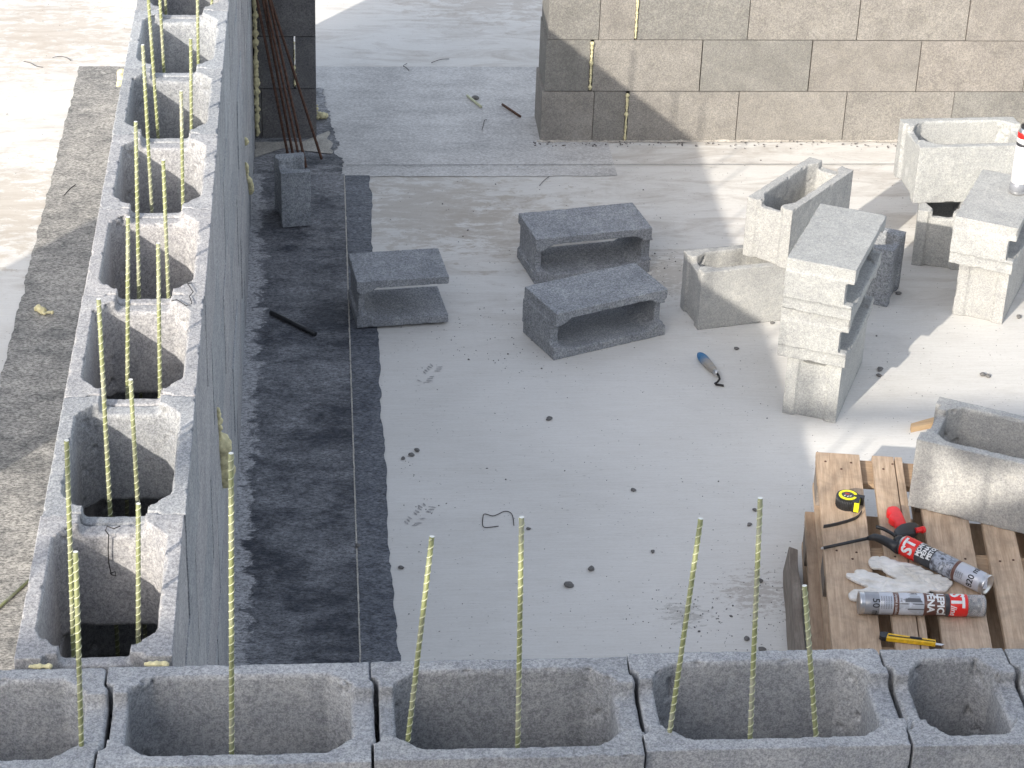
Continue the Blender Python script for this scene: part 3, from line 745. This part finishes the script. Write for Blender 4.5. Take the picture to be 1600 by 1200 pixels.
for i in range(5): text_bm('montáž a izolace', .0075, RA + .0005, fr(.172 + .019 * i), -.1, M_INK, ea, sx=.8)
text_bm('Lepení a izolace', .012, RA + .0006, fr(.288), .1, M_WHITE, ea)
bm = bmesh.new(); lathe(bm, [(.0325, fr(.853)), (.0330, fr(.86)), (.0330, fr(.975)), (.0315, fr(.995)), (.0305, fr(.995)), (.0318, fr(.972)), (.0318, fr(.854))], 40); obj('clear_cap', bm, M_CLEAR, ea)
bm = bmesh.new(); lathe(bm, [(.020, fr(.856)), (.020, fr(.875)), (.011, fr(.885)), (.011, fr(.93)), (.022, fr(.932)), (.022, fr(.955)), (.007, fr(.965)), (.006, fr(.972))], 24); obj('nozzle', bm, M_BLACK, ea)
# can B with foam gun
T = Vector((2.086, 2.232, PT + .038)); Bo = Vector((2.300, 2.010, PT + .0335)); ax = (T - Bo).normalized(); LB = (T - Bo).length
eg = empty('foam_gun', Bo, 'red and black foam gun screwed on a red and grey can, across the pallet', 'foam gun')
toc = (CAM - Bo); toc = (toc - ax * toc.dot(ax)).normalized(); yv = ax.cross(toc)
eg.matrix_world = frame_matrix(Bo, toc, yv, ax); RB = .0325
fb = lambda a: a * LB
bm = bmesh.new(); lathe(bm, [(.024, .008), (.028, .001), (.0335, .0), (.0335, .006), (RB, .009), (RB - .0008, fb(.985)), (.028, fb(1.0)), (.016, fb(1.04)), (.016, fb(1.08))], 48); obj('can_body', bm, M_STEEL, eg)
band_can(eg, RB, [('label_band', fb(.05), fb(.33), M_LIGHT, RB), ('label_band', fb(.331), fb(.37), M_BRN, RB), ('label_band', fb(.371), fb(.61), M_PIC2, RB),
    ('label_band', fb(.611), fb(.80), M_DARK, RB), ('label_band', fb(.801), fb(.98), M_RED, RB)])
text_bm('ST', .050, RB + .0006, fb(.885), .1, M_WHITE, eg, bold=.002)
text_bm('MONTÁŽNÍ', .019, RB + .0006, fb(.768), 1.15, M_WHITE, eg, bold=.0008)
text_bm('PĚNA', .019, RB + .0006, fb(.706), .35, M_WHITE, eg, bold=.0008)
text_bm('PISTOLOVÁ', .019, RB + .0006, fb(.644), 1.2, M_WHITE, eg, bold=.0008)
text_bm('820 ml', .028, RB + .0006, fb(.15), .15, M_INK, eg, bold=.0006)
for i in range(4): text_bm('použití', .0075, RB + .0005, fb(.25 + .022 * i), -.3, M_INK, eg)
bm = bmesh.new(); box(bm, .010, .0105, -.002, .034, -.024, .018); o = obj('hanging_tag', bm, M_LIGHT, eg); o.matrix_local = Matrix.Translation((.014, -.016, .004)) @ Matrix.Rotation(R(24), 4, 'X') @ Matrix.Rotation(R(-20), 4, 'Y')
# gun parts in pallet plane: world coords through px
def gp(u, v, z=PT + .03): return un(u, v, z=z)
def wpart(name, bm, mat, parent):
    me = bpy.data.meshes.new(name); bm.to_mesh(me); bm.free(); me.materials.append(mat)
    o = obj(name, me); o.parent = parent; o.matrix_parent_inverse = parent.matrix_world.inverted(); return o
bpy.context.view_layer.update()
N1 = un(1283, 857, z=PT + .008); N2 = un(1366, 839, z=PT + .030); N3 = un(1392, 850, z=PT + .034); N4 = un(1403, 856, z=PT + .036)
bm = bmesh.new(); tube(bm, [N1, N1.lerp(N2, .04)], [.003, .0045], 12); wpart('nozzle_tip', bm, M_STEEL, eg)
bm = bmesh.new(); tube(bm, [N1.lerp(N2, .04), N1.lerp(N2, .5), N2], [.0050, .0052, .0055], 12); wpart('barrel', bm, M_BLACK, eg)
bm = bmesh.new(); tube(bm, [N1.lerp(N2, .88), N2, N2.lerp(N3, .5) + Vector((0, 0, .003)), N3, N4 + ax * -.004], [.007, .012, .014, .016, .020], 16); wpart('gun_body', bm, M_BLACK, eg)
bm = bmesh.new(); tube(bm, [T + ax * .004, T + ax * .016, T + ax * .028], [.0245, .0245, .017], 24); wpart('adapter_ring', bm, M_BLACK, eg)
def blob(name, pxs, rads, z, mat, parent, seg=14, squash=1):
    pts = [un(*q, z=zz) for q, zz in zip(pxs, z)]
    # smooth path
    P, Q = [], []
    for i in range(len(pts) - 1):
        for k in range(5):
            t = k / 5; P.append(pts[i].lerp(pts[i + 1], t)); Q.append(rads[i] * (1 - t) + rads[i + 1] * t)
    P.append(pts[-1]); Q.append(rads[-1])
    for _ in range(2):
        P = [P[0]] + [(P[i - 1] + P[i] * 2 + P[i + 1]) / 4 for i in range(1, len(P) - 1)] + [P[-1]]
    bm = bmesh.new(); tube(bm, P, Q, seg); return wpart(name, bm, mat, parent)
blob('trigger', [(1369, 823), (1380, 826), (1391, 832), (1400, 838)], [.0055, .006, .0055, .006], [PT + .032] * 4, M_BLACK, eg)
def slab_part(name, pxs, z0, z1, mat, parent, bv=.005):
    pts = [un(*q, z=z0) for q in pxs]; bm = bmesh.new(); prism(bm, [(p.x, p.y) for p in pts], z0, z1)
    bmesh.ops.recalc_face_normals(bm, faces=bm.faces); bevel(bm, bv, 3)
    for f in bm.faces: f.smooth = True
    return wpart(name, bm, mat, parent)
slab_part('handle', [(1384, 806), (1386, 802), (1392, 800.5), (1400, 801), (1405, 805), (1410, 815), (1416, 829), (1400, 832), (1397, 825), (1391, 821.5), (1387, 818), (1390, 813), (1385, 810)], PT + .004, PT + .030, M_REDP, eg, .006)
slab_part('handle_guard', [(1395, 840), (1399, 834), (1406, 829), (1418, 826), (1428, 826), (1434, 830), (1434, 837), (1428, 842), (1412, 845), (1400, 850)], PT + .008, PT + .034, M_BLACK, eg, .006)
blob('flow_knob', [(1431, 829), (1443, 827)], [.009, .009], [PT + .034] * 2, M_REDP, eg, 10)
blob('flow_knob', [(1440, 828), (1444, 827)], [.0115, .0115], [PT + .034] * 2, M_REDP, eg, 10)
# white can standing on the right block
p = un(1590, 301, z=.4535); q = un(1584, 301, z=.4535)
ec = empty('foam_can', (3.068, 4.542, .4535), 'white foam can with red top band standing on a block at the right edge', 'spray can')
bm = bmesh.new(); lathe(bm, [(.030, .0), (.0335, .001), (.0335, .006), (.0325, .009), (.0322, .262), (.027, .272), (.024, .278)], 40); obj('can_body', bm, M_STEEL, ec)
band_can(ec, .0328, [('label_band', .012, .045, M_GREY, .0326), ('label_band', .046, .205, M_WHITE, .0326), ('label_band', .206, .218, M_DARK, .0326), ('label_band', .219, .238, M_WHITE, .0326), ('label_band', .239, .262, M_RED, .0326)])
bm = bmesh.new(); lathe(bm, [(.024, .278), (.024, .288), (.013, .292), (.012, .31), (.008, .312)], 24); obj('nozzle', bm, M_BLACK, ec)

# ------------------------------------------------------------------ tape measure, knife, gloves, trowel
tc = un(1323, 790, z=PT); et = empty('tape_measure', (tc.x, tc.y, PT), 'black and yellow tape measure on the first pallet plank', 'tape measure', rz=R(-20))
def rrect(w, h, r, n=6, cut=0):
    P = []
    for cx, cy, a0 in ((w - r, h - r, 0), (-w + r, h - r, 90), (-w + r, -h + r, 180), (w - r, -h + r, 270)):
        for k in range(n + 1):
            a = R(a0 + 90 * k / n); P.append((cx + r * math.cos(a), cy + r * math.sin(a)))
    return P
prof = [(.036 * math.cos(R(a)), .034 * math.sin(R(a))) for a in range(10, 300, 8)] + [(.024, -.034), (.040, -.034), (.040, .002)]
bm = bmesh.new(); prism(bm, prof, 0, .040); bevel(bm, .003, 2); obj('case', bm, M_BLACK, et)
bm = bmesh.new()
for a in range(170, 300, 9):
    x, y = .0362 * math.cos(R(a)), .0342 * math.sin(R(a)); tube(bm, [(x, y, .004), (x, y, .036)], .0016, 6)
obj('rubber_ribs', bm, M_BLACK, et)
bm = bmesh.new(); n = 48; inner = []; outer = []
for k in range(n + 1):
    a = R(25 + 320 * k / n)
    inner.append((.021 * math.cos(a), .020 * math.sin(a))); outer.append((.030 * math.cos(a), .0285 * math.sin(a)))
for k in range(n):
    q4 = [outer[k], outer[k + 1], inner[k + 1], inner[k]]; prism(bm, q4, .0395, .0422)
bmesh.ops.remove_doubles(bm, verts=bm.verts, dist=1e-6); obj('yellow_ring', bm, M_YELB, et)
bm = bmesh.new(); lathe(bm, [(.0195, .0398), (.0195, .0412), (.0185, .0415)], 32); obj('centre_label', bm, M_DARK, et)
bm = bmesh.new(); box(bm, -.010, .004, .001, .009, .0416, .0420); obj('red_mark', bm, simple('dull_red', (.4, .05, .04)), et)
bm = bmesh.new(); 
for q in ((-.011, -.010), (-.001, -.012), (.007, -.008)): tube(bm, [(q[0], q[1], .0418), (q[0] + .005, q[1] + .006, .0418)], .0013, 5)
obj('white_mark', bm, M_WHITE, et)
bm = bmesh.new(); box(bm, .0385, .0412, -.033, -.004, .004, .037); box(bm, .026, .0410, -.0362, -.0335, .004, .037); obj('yellow_mouth', bm, M_YELB, et)
bm = bmesh.new(); box(bm, .030, .052, .006, .022, .006, .036); bevel(bm, .003, 2); obj('belt_clip', bm, M_BLACK, et)
# strap
S = [un(u, v, z=PT + .010) for u, v in ((1347, 799), (1342, 806), (1336, 810), (1325, 814), (1310, 818), (1297, 821), (1287, 822.5))]
bm = bmesh.new(); prev = None
for i, p in enumerate(S):
    cur = [bm.verts.new(p + Vector((0, 0, -.009 + .002))), bm.verts.new(p + Vector((0, 0, .004))), bm.verts.new(p + Vector((.0, .0035, .004))), bm.verts.new(p + Vector((.0, .0035, -.007)))]
    if prev:
        for j in range(4): bm.faces.new((prev[j], prev[(j + 1) % 4], cur[(j + 1) % 4], cur[j]))
    else: bm.faces.new(cur)
    prev = cur
bm.faces.new(prev[::-1]); bmesh.ops.recalc_face_normals(bm, faces=bm.faces)
me = bpy.data.meshes.new('wrist_strap'); bm.to_mesh(me); bm.free(); me.materials.append(M_BLACK); o = obj('wrist_strap', me)
bpy.context.view_layer.update(); o.parent = et; o.matrix_parent_inverse = et.matrix_world.inverted()
# knife
K1 = un(1376, 994, z=PT + .008); K2 = un(1476, 1006, z=PT + .008); ang = math.atan2(K2.y - K1.y, K2.x - K1.x); LK = (K2 - K1).length
ek = empty('utility_knife', (K1.x, K1.y, PT + .001), 'yellow and black snap-off knife lying at the front of the pallet', 'knife', rz=ang)
def sl_(name, poly, z0, z1, mat, b=.0015):
    bm = bmesh.new(); prism(bm, poly, z0, z1); bevel(bm, b, 2); return obj(name, bm, mat, ek)
s_ = LK / .19
sl_('handle', [(.0, .010), (.006, .014), (.16, .008), (.16, -.010), (.02, -.012), (.004, -.008)], 0, .012, M_YEL)
sl_('end_cap', [(-.003, .012), (.004, .016), (.022, .0155), (.016, -.013), (.004, -.0125), (-.004, -.004)], -.0003, .0135, M_BLACK)
sl_('slider_channel', [(.022, .0035), (.158, -.0005), (.158, -.0030), (.022, -.001)], .0115, .0135, M_BLACK, .0005)
sl_('grip_pad', [(.085, .0072), (.12, .0062), (.12, .0015), (.085, .0025)], .0118, .0150, M_BLACK, .001)
sl_('blade', [(.158, .003), (.186, .001), (.178, -.008), (.158, -.007)], .004, .0052, M_STEEL, .0002)
# gloves
def glove(name, outlines, zs_, label, creases, cuff=None):
    e = None
    c = un(*outlines[0][0], z=PT)
    o_parts = []
    bmA = bmesh.new()
    for ol, (zb, th) in zip(outlines, zs_):
        pts = [un(*q, z=zb) for q in ol]
        # Catmull-Rom closed
        P = []; n = len(pts)
        for i in range(n):
            p0, p1, p2, p3 = pts[i - 1], pts[i], pts[(i + 1) % n], pts[(i + 2) % n]
            for k in range(4):
                t = k / 4
                P.append(.5 * ((2 * p1) + (p2 - p0) * t + (2 * p0 - 5 * p1 + 4 * p2 - p3) * t * t + (3 * p1 - p0 - 3 * p2 + p3) * t ** 3))
        bm = bmesh.new(); prism(bm, [(p.x, p.y) for p in P], zb, zb + th)
        bmesh.ops.recalc_face_normals(bm, faces=bm.faces); bmesh.ops.triangulate(bm, faces=bm.faces)
        me = bpy.data.meshes.new('t'); bm.to_mesh(me); bm.free(); bmA.from_mesh(me); bpy.data.meshes.remove(me)
    me = bpy.data.meshes.new('t'); bmA.to_mesh(me); bmA.free()
    o = link(bpy.data.objects.new('tmp', me)); md = o.modifiers.new('r', 'REMESH'); md.mode = 'VOXEL'; md.voxel_size = .0022
    sm = o.modifiers.new('s', 'SMOOTH'); sm.factor = .8; sm.iterations = 7
    dg = bpy.context.evaluated_depsgraph_get(); dg.update(); out = bpy.data.meshes.new_from_object(o.evaluated_get(dg)); bpy.data.objects.remove(o)
    cr = [(un(*a, z=PT + .01), un(*b, z=PT + .01), d) for a, b, d in creases]
    zmin = min(v.co.z for v in out.vertices)
    for v in out.vertices:
        k = max(0, min(1, (v.co.z - zmin) / .008))
        d = .0065 * noise.noise(Vector((v.co.x * 22, v.co.y * 95, 1))) + .0018 * noise.noise(Vector((v.co.x * 60, v.co.y * 160, 4)))
        for a, b, dd in cr:
            ab = b - a; t = max(0, min(1, (v.co.xy - a.xy).dot(ab.xy) / ab.xy.length_squared)); q = a + ab * t
            dist = (v.co.xy - q.xy).length
            d += dd * math.exp(-(dist / .0035) ** 2)
        v.co.z += d * k
    out.materials.clear(); out.materials.append(M_GLOVE); smooth(out); out.name = name
    return tag(obj(name, out), label, 'glove', 'white work gloves')
gl1 = [[(1356, 880), (1363, 874), (1372, 874), (1378, 878), (1375, 874), (1380, 873), (1400, 879), (1432, 887), (1452, 897), (1487, 911), (1483, 921), (1474, 928), (1452, 925), (1432, 916), (1404, 905), (1392, 897), (1376, 892), (1362, 890)],
       [(1376, 890), (1400, 901), (1420, 912), (1404, 908), (1386, 899)]]
glove('work_glove', gl1, [(PT + .001, .011), (PT + .001, .010)], 'white leather glove lying nearest the foam gun, fingers to the left', [((1380, 884), (1440, 906), -.008), ((1400, 884), (1470, 915), .004), ((1370, 882), (1390, 894), -.004), ((1420, 890), (1470, 922), -.005)])
gl2 = [[(1321, 903), (1328, 900), (1337, 901), (1334, 897), (1340, 894), (1352, 896), (1378, 904), (1400, 909), (1430, 912), (1452, 922), (1447, 930), (1420, 929), (1385, 929), (1366, 927), (1350, 918), (1334, 911)],
       [(1325, 932), (1332, 927), (1344, 926), (1352, 931), (1344, 940), (1330, 940)],
       [(1344, 926), (1366, 922), (1374, 930), (1352, 936)]]
glove('work_glove', gl2, [(PT + .001, .011), (PT + .001, .013), (PT + .001, .011)], 'white leather glove with spread fingers lying behind the brown can', [((1340, 906), (1420, 918), -.009), ((1366, 908), (1430, 924), .004), ((1370, 926), (1385, 908), -.004), ((1336, 901), (1356, 908), -.005)])
# trowel (jointer) with blue handle
def tube_obj(name, pts, r, mat, parent=None, seg=10):
    bm = bmesh.new(); tube(bm, pts, r, seg); me = bpy.data.meshes.new(name); bm.to_mesh(me); bm.free(); me.materials.append(mat)
    o = obj(name, me)
    if parent: o.parent = parent; o.matrix_parent_inverse = parent.matrix_world.inverted()
    return o
a = un(1091, 552, z=.019); b = un(1120, 583, z=.016)
eh = empty('pointing_trowel', (a.x, a.y, 0), 'small pointing trowel with worn blue handle on the bare floor', 'trowel'); bpy.context.view_layer.update()
n = 14; prr = [.004, .0115, .0155, .0175, .0185, .0185, .018, .0175, .017, .016, .015, .014, .013, .0125, .011]
s = NB('worn_blue_paint'); cc = s.coord('Object'); nn = s.noise(cc, 45, 4, .6); sx = s.n('ShaderNodeSeparateXYZ'); s.l(cc, sx.inputs[0])
gr = s.n('ShaderNodeMapRange'); gr.inputs[1].default_value = a.y - .085; gr.inputs[2].default_value = a.y - .045; s.l(sx.outputs[1], gr.inputs[0])
fac = s.math('ADD', gr.outputs[0], s.math('SUBTRACT', nn, .5), True)
M_BLUE = s.set(s.mix(fac, (.36, .33, .29), (.03, .17, .37)), .6)
tube_obj('handle', [a.lerp(b, i / n) for i in range(n + 1)], prr, M_BLUE, eh, 16)
tube_obj('ferrule', [b.lerp(a, .10), b, b + (b - a).normalized() * .008], [.0128, .0118, .009], M_STEEL, eh, 14)
tube_obj('shank', [b, un(1123, 587, z=.018), un(1124.5, 592, z=.02), un(1121, 597, z=.012), un(1117, 599, z=.007), un(1120, 601, z=.006)], [.004] * 6, M_WIRE, eh)
P = [un(*q, z=.006) for q in ((1116, 598.5), (1131, 601), (1131, 603.5), (1118, 601.5))]
bm = bmesh.new(); prism(bm, [(p.x, p.y) for p in P][::-1], .004, .0065); bmesh.ops.recalc_face_normals(bm, faces=bm.faces); me = bpy.data.meshes.new('blade'); bm.to_mesh(me); bm.free(); me.materials.append(M_WIRE)
o = obj('blade', me); o.parent = eh; o.matrix_parent_inverse = eh.matrix_world.inverted()

# ------------------------------------------------------------------ wires
def wire(pxs, label, z=.006, r=.0014, group='bent tie wires', zl=None):
    pts = [un(*q, z=(zl[i] if zl else z)) for i, q in enumerate(pxs)]; P = []
    n = len(pts)
    for i in range(n - 1):
        p0, p1, p2, p3 = pts[max(i - 1, 0)], pts[i], pts[i + 1], pts[min(i + 2, n - 1)]
        for k in range(5):
            t = k / 5; P.append(.5 * ((2 * p1) + (p2 - p0) * t + (2 * p0 - 5 * p1 + 4 * p2 - p3) * t * t + (3 * p1 - p0 - 3 * p2 + p3) * t ** 3))
    P.append(pts[-1]); bm = bmesh.new(); tube(bm, P, r, 6)
    return tag(obj('tie_wire', bm, M_WIRE), label, 'wire', group)
wire([(803, 821), (801, 806), (796, 800), (788, 799), (779, 803), (770, 806), (758, 803), (755, 806), (754, 818), (758, 824), (779, 822)], 'bent black wire loop on the floor in front of the middle rods', z=.003)
wire([(636, 99), (630, 103), (634, 105), (639, 110)], 'short hooked wire near the top of the doorway floor')
wire([(674, 98), (688, 93), (702, 92)], 'straight wire with looped ends on the doorway floor')
wire([(753, 203), (755, 196), (757, 188), (761, 187)], 'small bent wire below the doorway offcuts')
wire([(843, 290), (850, 282), (858, 276)], 'short wire on the pale floor left of the shadow edge')
wire([(37, 96), (47, 98), (56, 103), (67, 105)], 'wire lying on the left floor, the left one of two')
wire([(82, 90), (92, 88), (104, 90), (111, 95)], 'wire lying on the left floor, the right one of two')
wire([(100, 305), (108, 296), (118, 288)], 'wire lying on the grey strip left of the left wall')
wire([(186, 834), (176, 826), (166, 822), (164, 829), (171, 836), (170, 860), (171, 880), (176, 900), (182, 900), (180, 893), (172, 896)], 'looped black wire hanging inside the nearest left-wall cell', zl=[1.60, 1.60, 1.60, 1.58, 1.56, 1.52, 1.49, 1.45, 1.45, 1.46, 1.45]) if 0 else None
hp = [un(*q, y=.485) for q in ((188, 822), (178, 826), (167, 822), (165, 829), (170, 836), (169, 860), (170, 880), (174, 898), (181, 900), (180, 893), (172, 896))]
bm = bmesh.new(); tube(bm, hp, .0013, 6); tag(obj('tie_wire', bm, M_WIRE), 'looped black wire hanging inside the nearest left-wall cell', 'wire', 'bent tie wires')
hp = [un(*q, z=Hh + .004) for q in ((268, 470), (276, 468), (292, 478), (300, 474), (296, 463), (302, 456), (296, 447), (293, 443), (300, 442))]
bm = bmesh.new(); tube(bm, hp, .0012, 6); tag(obj('tie_wire', bm, M_WIRE), 'curled wire on top of the left wall at the fourth joint', 'wire', 'bent tie wires')

# ------------------------------------------------------------------ pebbles, foam scraps, grit
def pebble_me(seed):
    bm = bmesh.new(); bmesh.ops.create_icosphere(bm, subdivisions=3, radius=1)
    for v in bm.verts: v.co *= 1 + .35 * noise.noise(v.co * 1.1 + Vector((seed * 7, 0, 0))) + .12 * noise.noise(v.co * 3.5)
    for v in bm.verts: v.co.z *= .55
    for f in bm.faces: f.smooth = True
    me = bpy.data.meshes.new('pebble'); bm.to_mesh(me); bm.free(); me.materials.append(M_PEB); return me
PB = [pebble_me(i) for i in range(5)]
pebs = [((889, 913), .016, 'round dark pebble, largest on the bare floor'), ((924, 887), .013, 'dark stone chip just right of the round dark pebble'), ((990, 764), .010, 'lone small pebble in the middle of the bare floor'),
 ((858, 653), .012, 'flat dark chip on the upper middle of the bare floor'), ((652, 702), .011, 'upper pebble of three beside the dark strip edge'), ((643, 709), .011, 'middle pebble of three beside the dark strip edge'), ((630, 714), .009, 'lower pebble of three beside the dark strip edge'),
 ((1151, 543), .010, 'pebble right of the blue-handled trowel'), ((1171, 818), .009, 'pebble left of the tallest right-hand rod, lower'), ((1180, 795), .009, 'pebble left of the pallets, upper'), ((1187, 906), .012, 'brown pebble touching the tall right-hand rod'),
 ((1167, 996), .011, 'dark pebble just behind the front wall near the pallets'), ((1191, 1013), .012, 'brown pebble just behind the front wall near the pallets'), ((1375, 576), .013, 'dark clod in the shadow right of the three-block stack'), ((1374, 585), .011, 'lower dark clod right of the three-block stack'),
 ((1536, 584), .013, 'grey chip on the sunlit floor, left of its pair'), ((1544, 586), .012, 'grey chip on the sunlit floor, right of its pair'), ((1404, 457), .012, 'pebble at the foot of the short cut block behind the stack'), ((1592, 494), .012, 'pebble at the right edge by the upright block'),
 ((627, 885), .010, 'pebble beside the dark strip near the leaning rod'), ((743, 153), .020, 'flat black stone beside the pale offcut in the doorway'), ((559, 855), .010, 'rust-brown chip on the seam of the dark strips'), ((1207, 503), .009, 'pebble against the half-shaded block'), ((1020, 860), .008, 'small dark chip between the middle and leaning rods'), ((826, 824), .008, 'small chip beside the middle rod tip')]
for i, (q, r, lab) in enumerate(pebs):
    p = un(*q, z=.008); o = obj('pebble', PB[i % 5]); o.location = (p.x, p.y, (.012 if p.x < .52 else .0) + r * .45); o.scale = (r, r * .8, r); o.rotation_euler = (0, 0, i * 1.3)
    tag(o, lab, 'pebble', 'stone chips on the floor')
def scrap(pxs, z, rad, label, seed):
    o = foam_lump('foam_scrap', [un(*q, z=z) for q in pxs], rad, None, seed=seed); tag(o, label, 'foam scrap', 'hardened foam scraps')
scrap([(55, 482), (60, 481), (66, 485), (70, 489), (76, 488), (82, 488)], .016, .012, 'yellow foam scrap on the strip left of the left wall', 31)
scrap([(499, 181), (504, 181), (509, 181)], .022, .015, 'yellow foam scrap at the right foot of the dark pillar', 32)
scrap([(496, 184), (500, 179)], .018, .013, 'small yellow foam scrap touching the dark pillar', 33)
# dried boot prints
def boot(c, ang, label):
    bm = bmesh.new(); c = un(*c, z=0); rnd = random.Random(int(c.x * 1000))
    for i in range(9):
        for j in (-1, 1):
            if rnd.random() < .25: continue
            x, y = j * .018 + rnd.uniform(-.004, .004), (i - 4.5) * .016
            M = Matrix.Translation((c.x, c.y, 0)) @ Matrix.Rotation(ang, 4, 'Z') @ Matrix.Translation((x, y, 0)) @ Matrix.Rotation(j * .5 + rnd.uniform(-.3, .3), 4, 'Z')
            P = [(.013 * math.cos(a) * rnd.uniform(.7, 1.2), .0035 * math.sin(a) * rnd.uniform(.7, 1.3)) for a in [k * .7 for k in range(9)]]
            f = bm.faces.new([bm.verts.new(M @ Vector((px, py, .0016))) for px, py in P]); 
    bmesh.ops.triangulate(bm, faces=bm.faces)
    for f in bm.faces:
        if f.normal.z < 0: f.normal_flip()
    tag(obj('boot_print', bm, simple('dried_mud', (.40, .39, .385), .95, 0, .4, 80, 0)), label, kind='structure')
boot((672, 583), R(-25), 'faint boot print on the bare floor below the cut block')
boot((657, 803), R(-30), 'faint boot print near the dark strip')
# grit: scattered crumbs, one mass
bm = bmesh.new(); rnd = random.Random(3)
def crumb(x, y, r, z0=0):
    M = Matrix.Translation((x, y, z0 + r * .4)) @ Matrix.Rotation(rnd.uniform(0, 6.3), 4, 'Z') @ Matrix.Diagonal((r * rnd.uniform(.7, 1.6), r * rnd.uniform(.6, 1), r * .6, 1))
    bmesh.ops.create_icosphere(bm, subdivisions=1, radius=1, matrix=M)
cl = [((1040, 410), .12, 60), ((720, 520), .14, 70), ((1080, 960), .10, 90), ((1215, 905), .10, 60), ((1100, 990), .12, 50), ((620, 330), .2, 40), ((840, 560), .12, 30), ((1205, 1000), .1, 40), ((860, 205), .12, 26), ((670, 800), .05, 16), ((620, 720), .06, 16), ((1430, 560), .3, 30), ((1010, 440), .08, 40)]
for q, s, n_ in cl:
    c = un(*q, z=0)
    for _ in range(n_):
        x, y = c.x + rnd.gauss(0, s), c.y + rnd.gauss(0, s)
        if x < .53: continue
        crumb(x, y, rnd.uniform(.0010, .0028) * (1 if rnd.random() < .93 else 2.0))
for _ in range(900):
    crumb(rnd.uniform(.55, 3.6), rnd.uniform(2.0, 6.0), rnd.uniform(.0008, .0024) * (1 if rnd.random() < .95 else 2))
for _ in range(250):
    crumb(rnd.uniform(-1.4, -.35), rnd.uniform(1.8, 8.5), rnd.uniform(.0012, .003), .004)
for _ in range(200):
    crumb(1.3 + rnd.uniform(-.03, 3), 6.03 + rnd.gauss(0, .02), rnd.uniform(.002, .006), .004)
tag(obj('grit', bm, simple('grit_stone', (.16, .15, .145), .9, 0, .5, 200, 0)), 'fine dark grit and crumbs scattered on the slab', 'grit', kind='stuff')
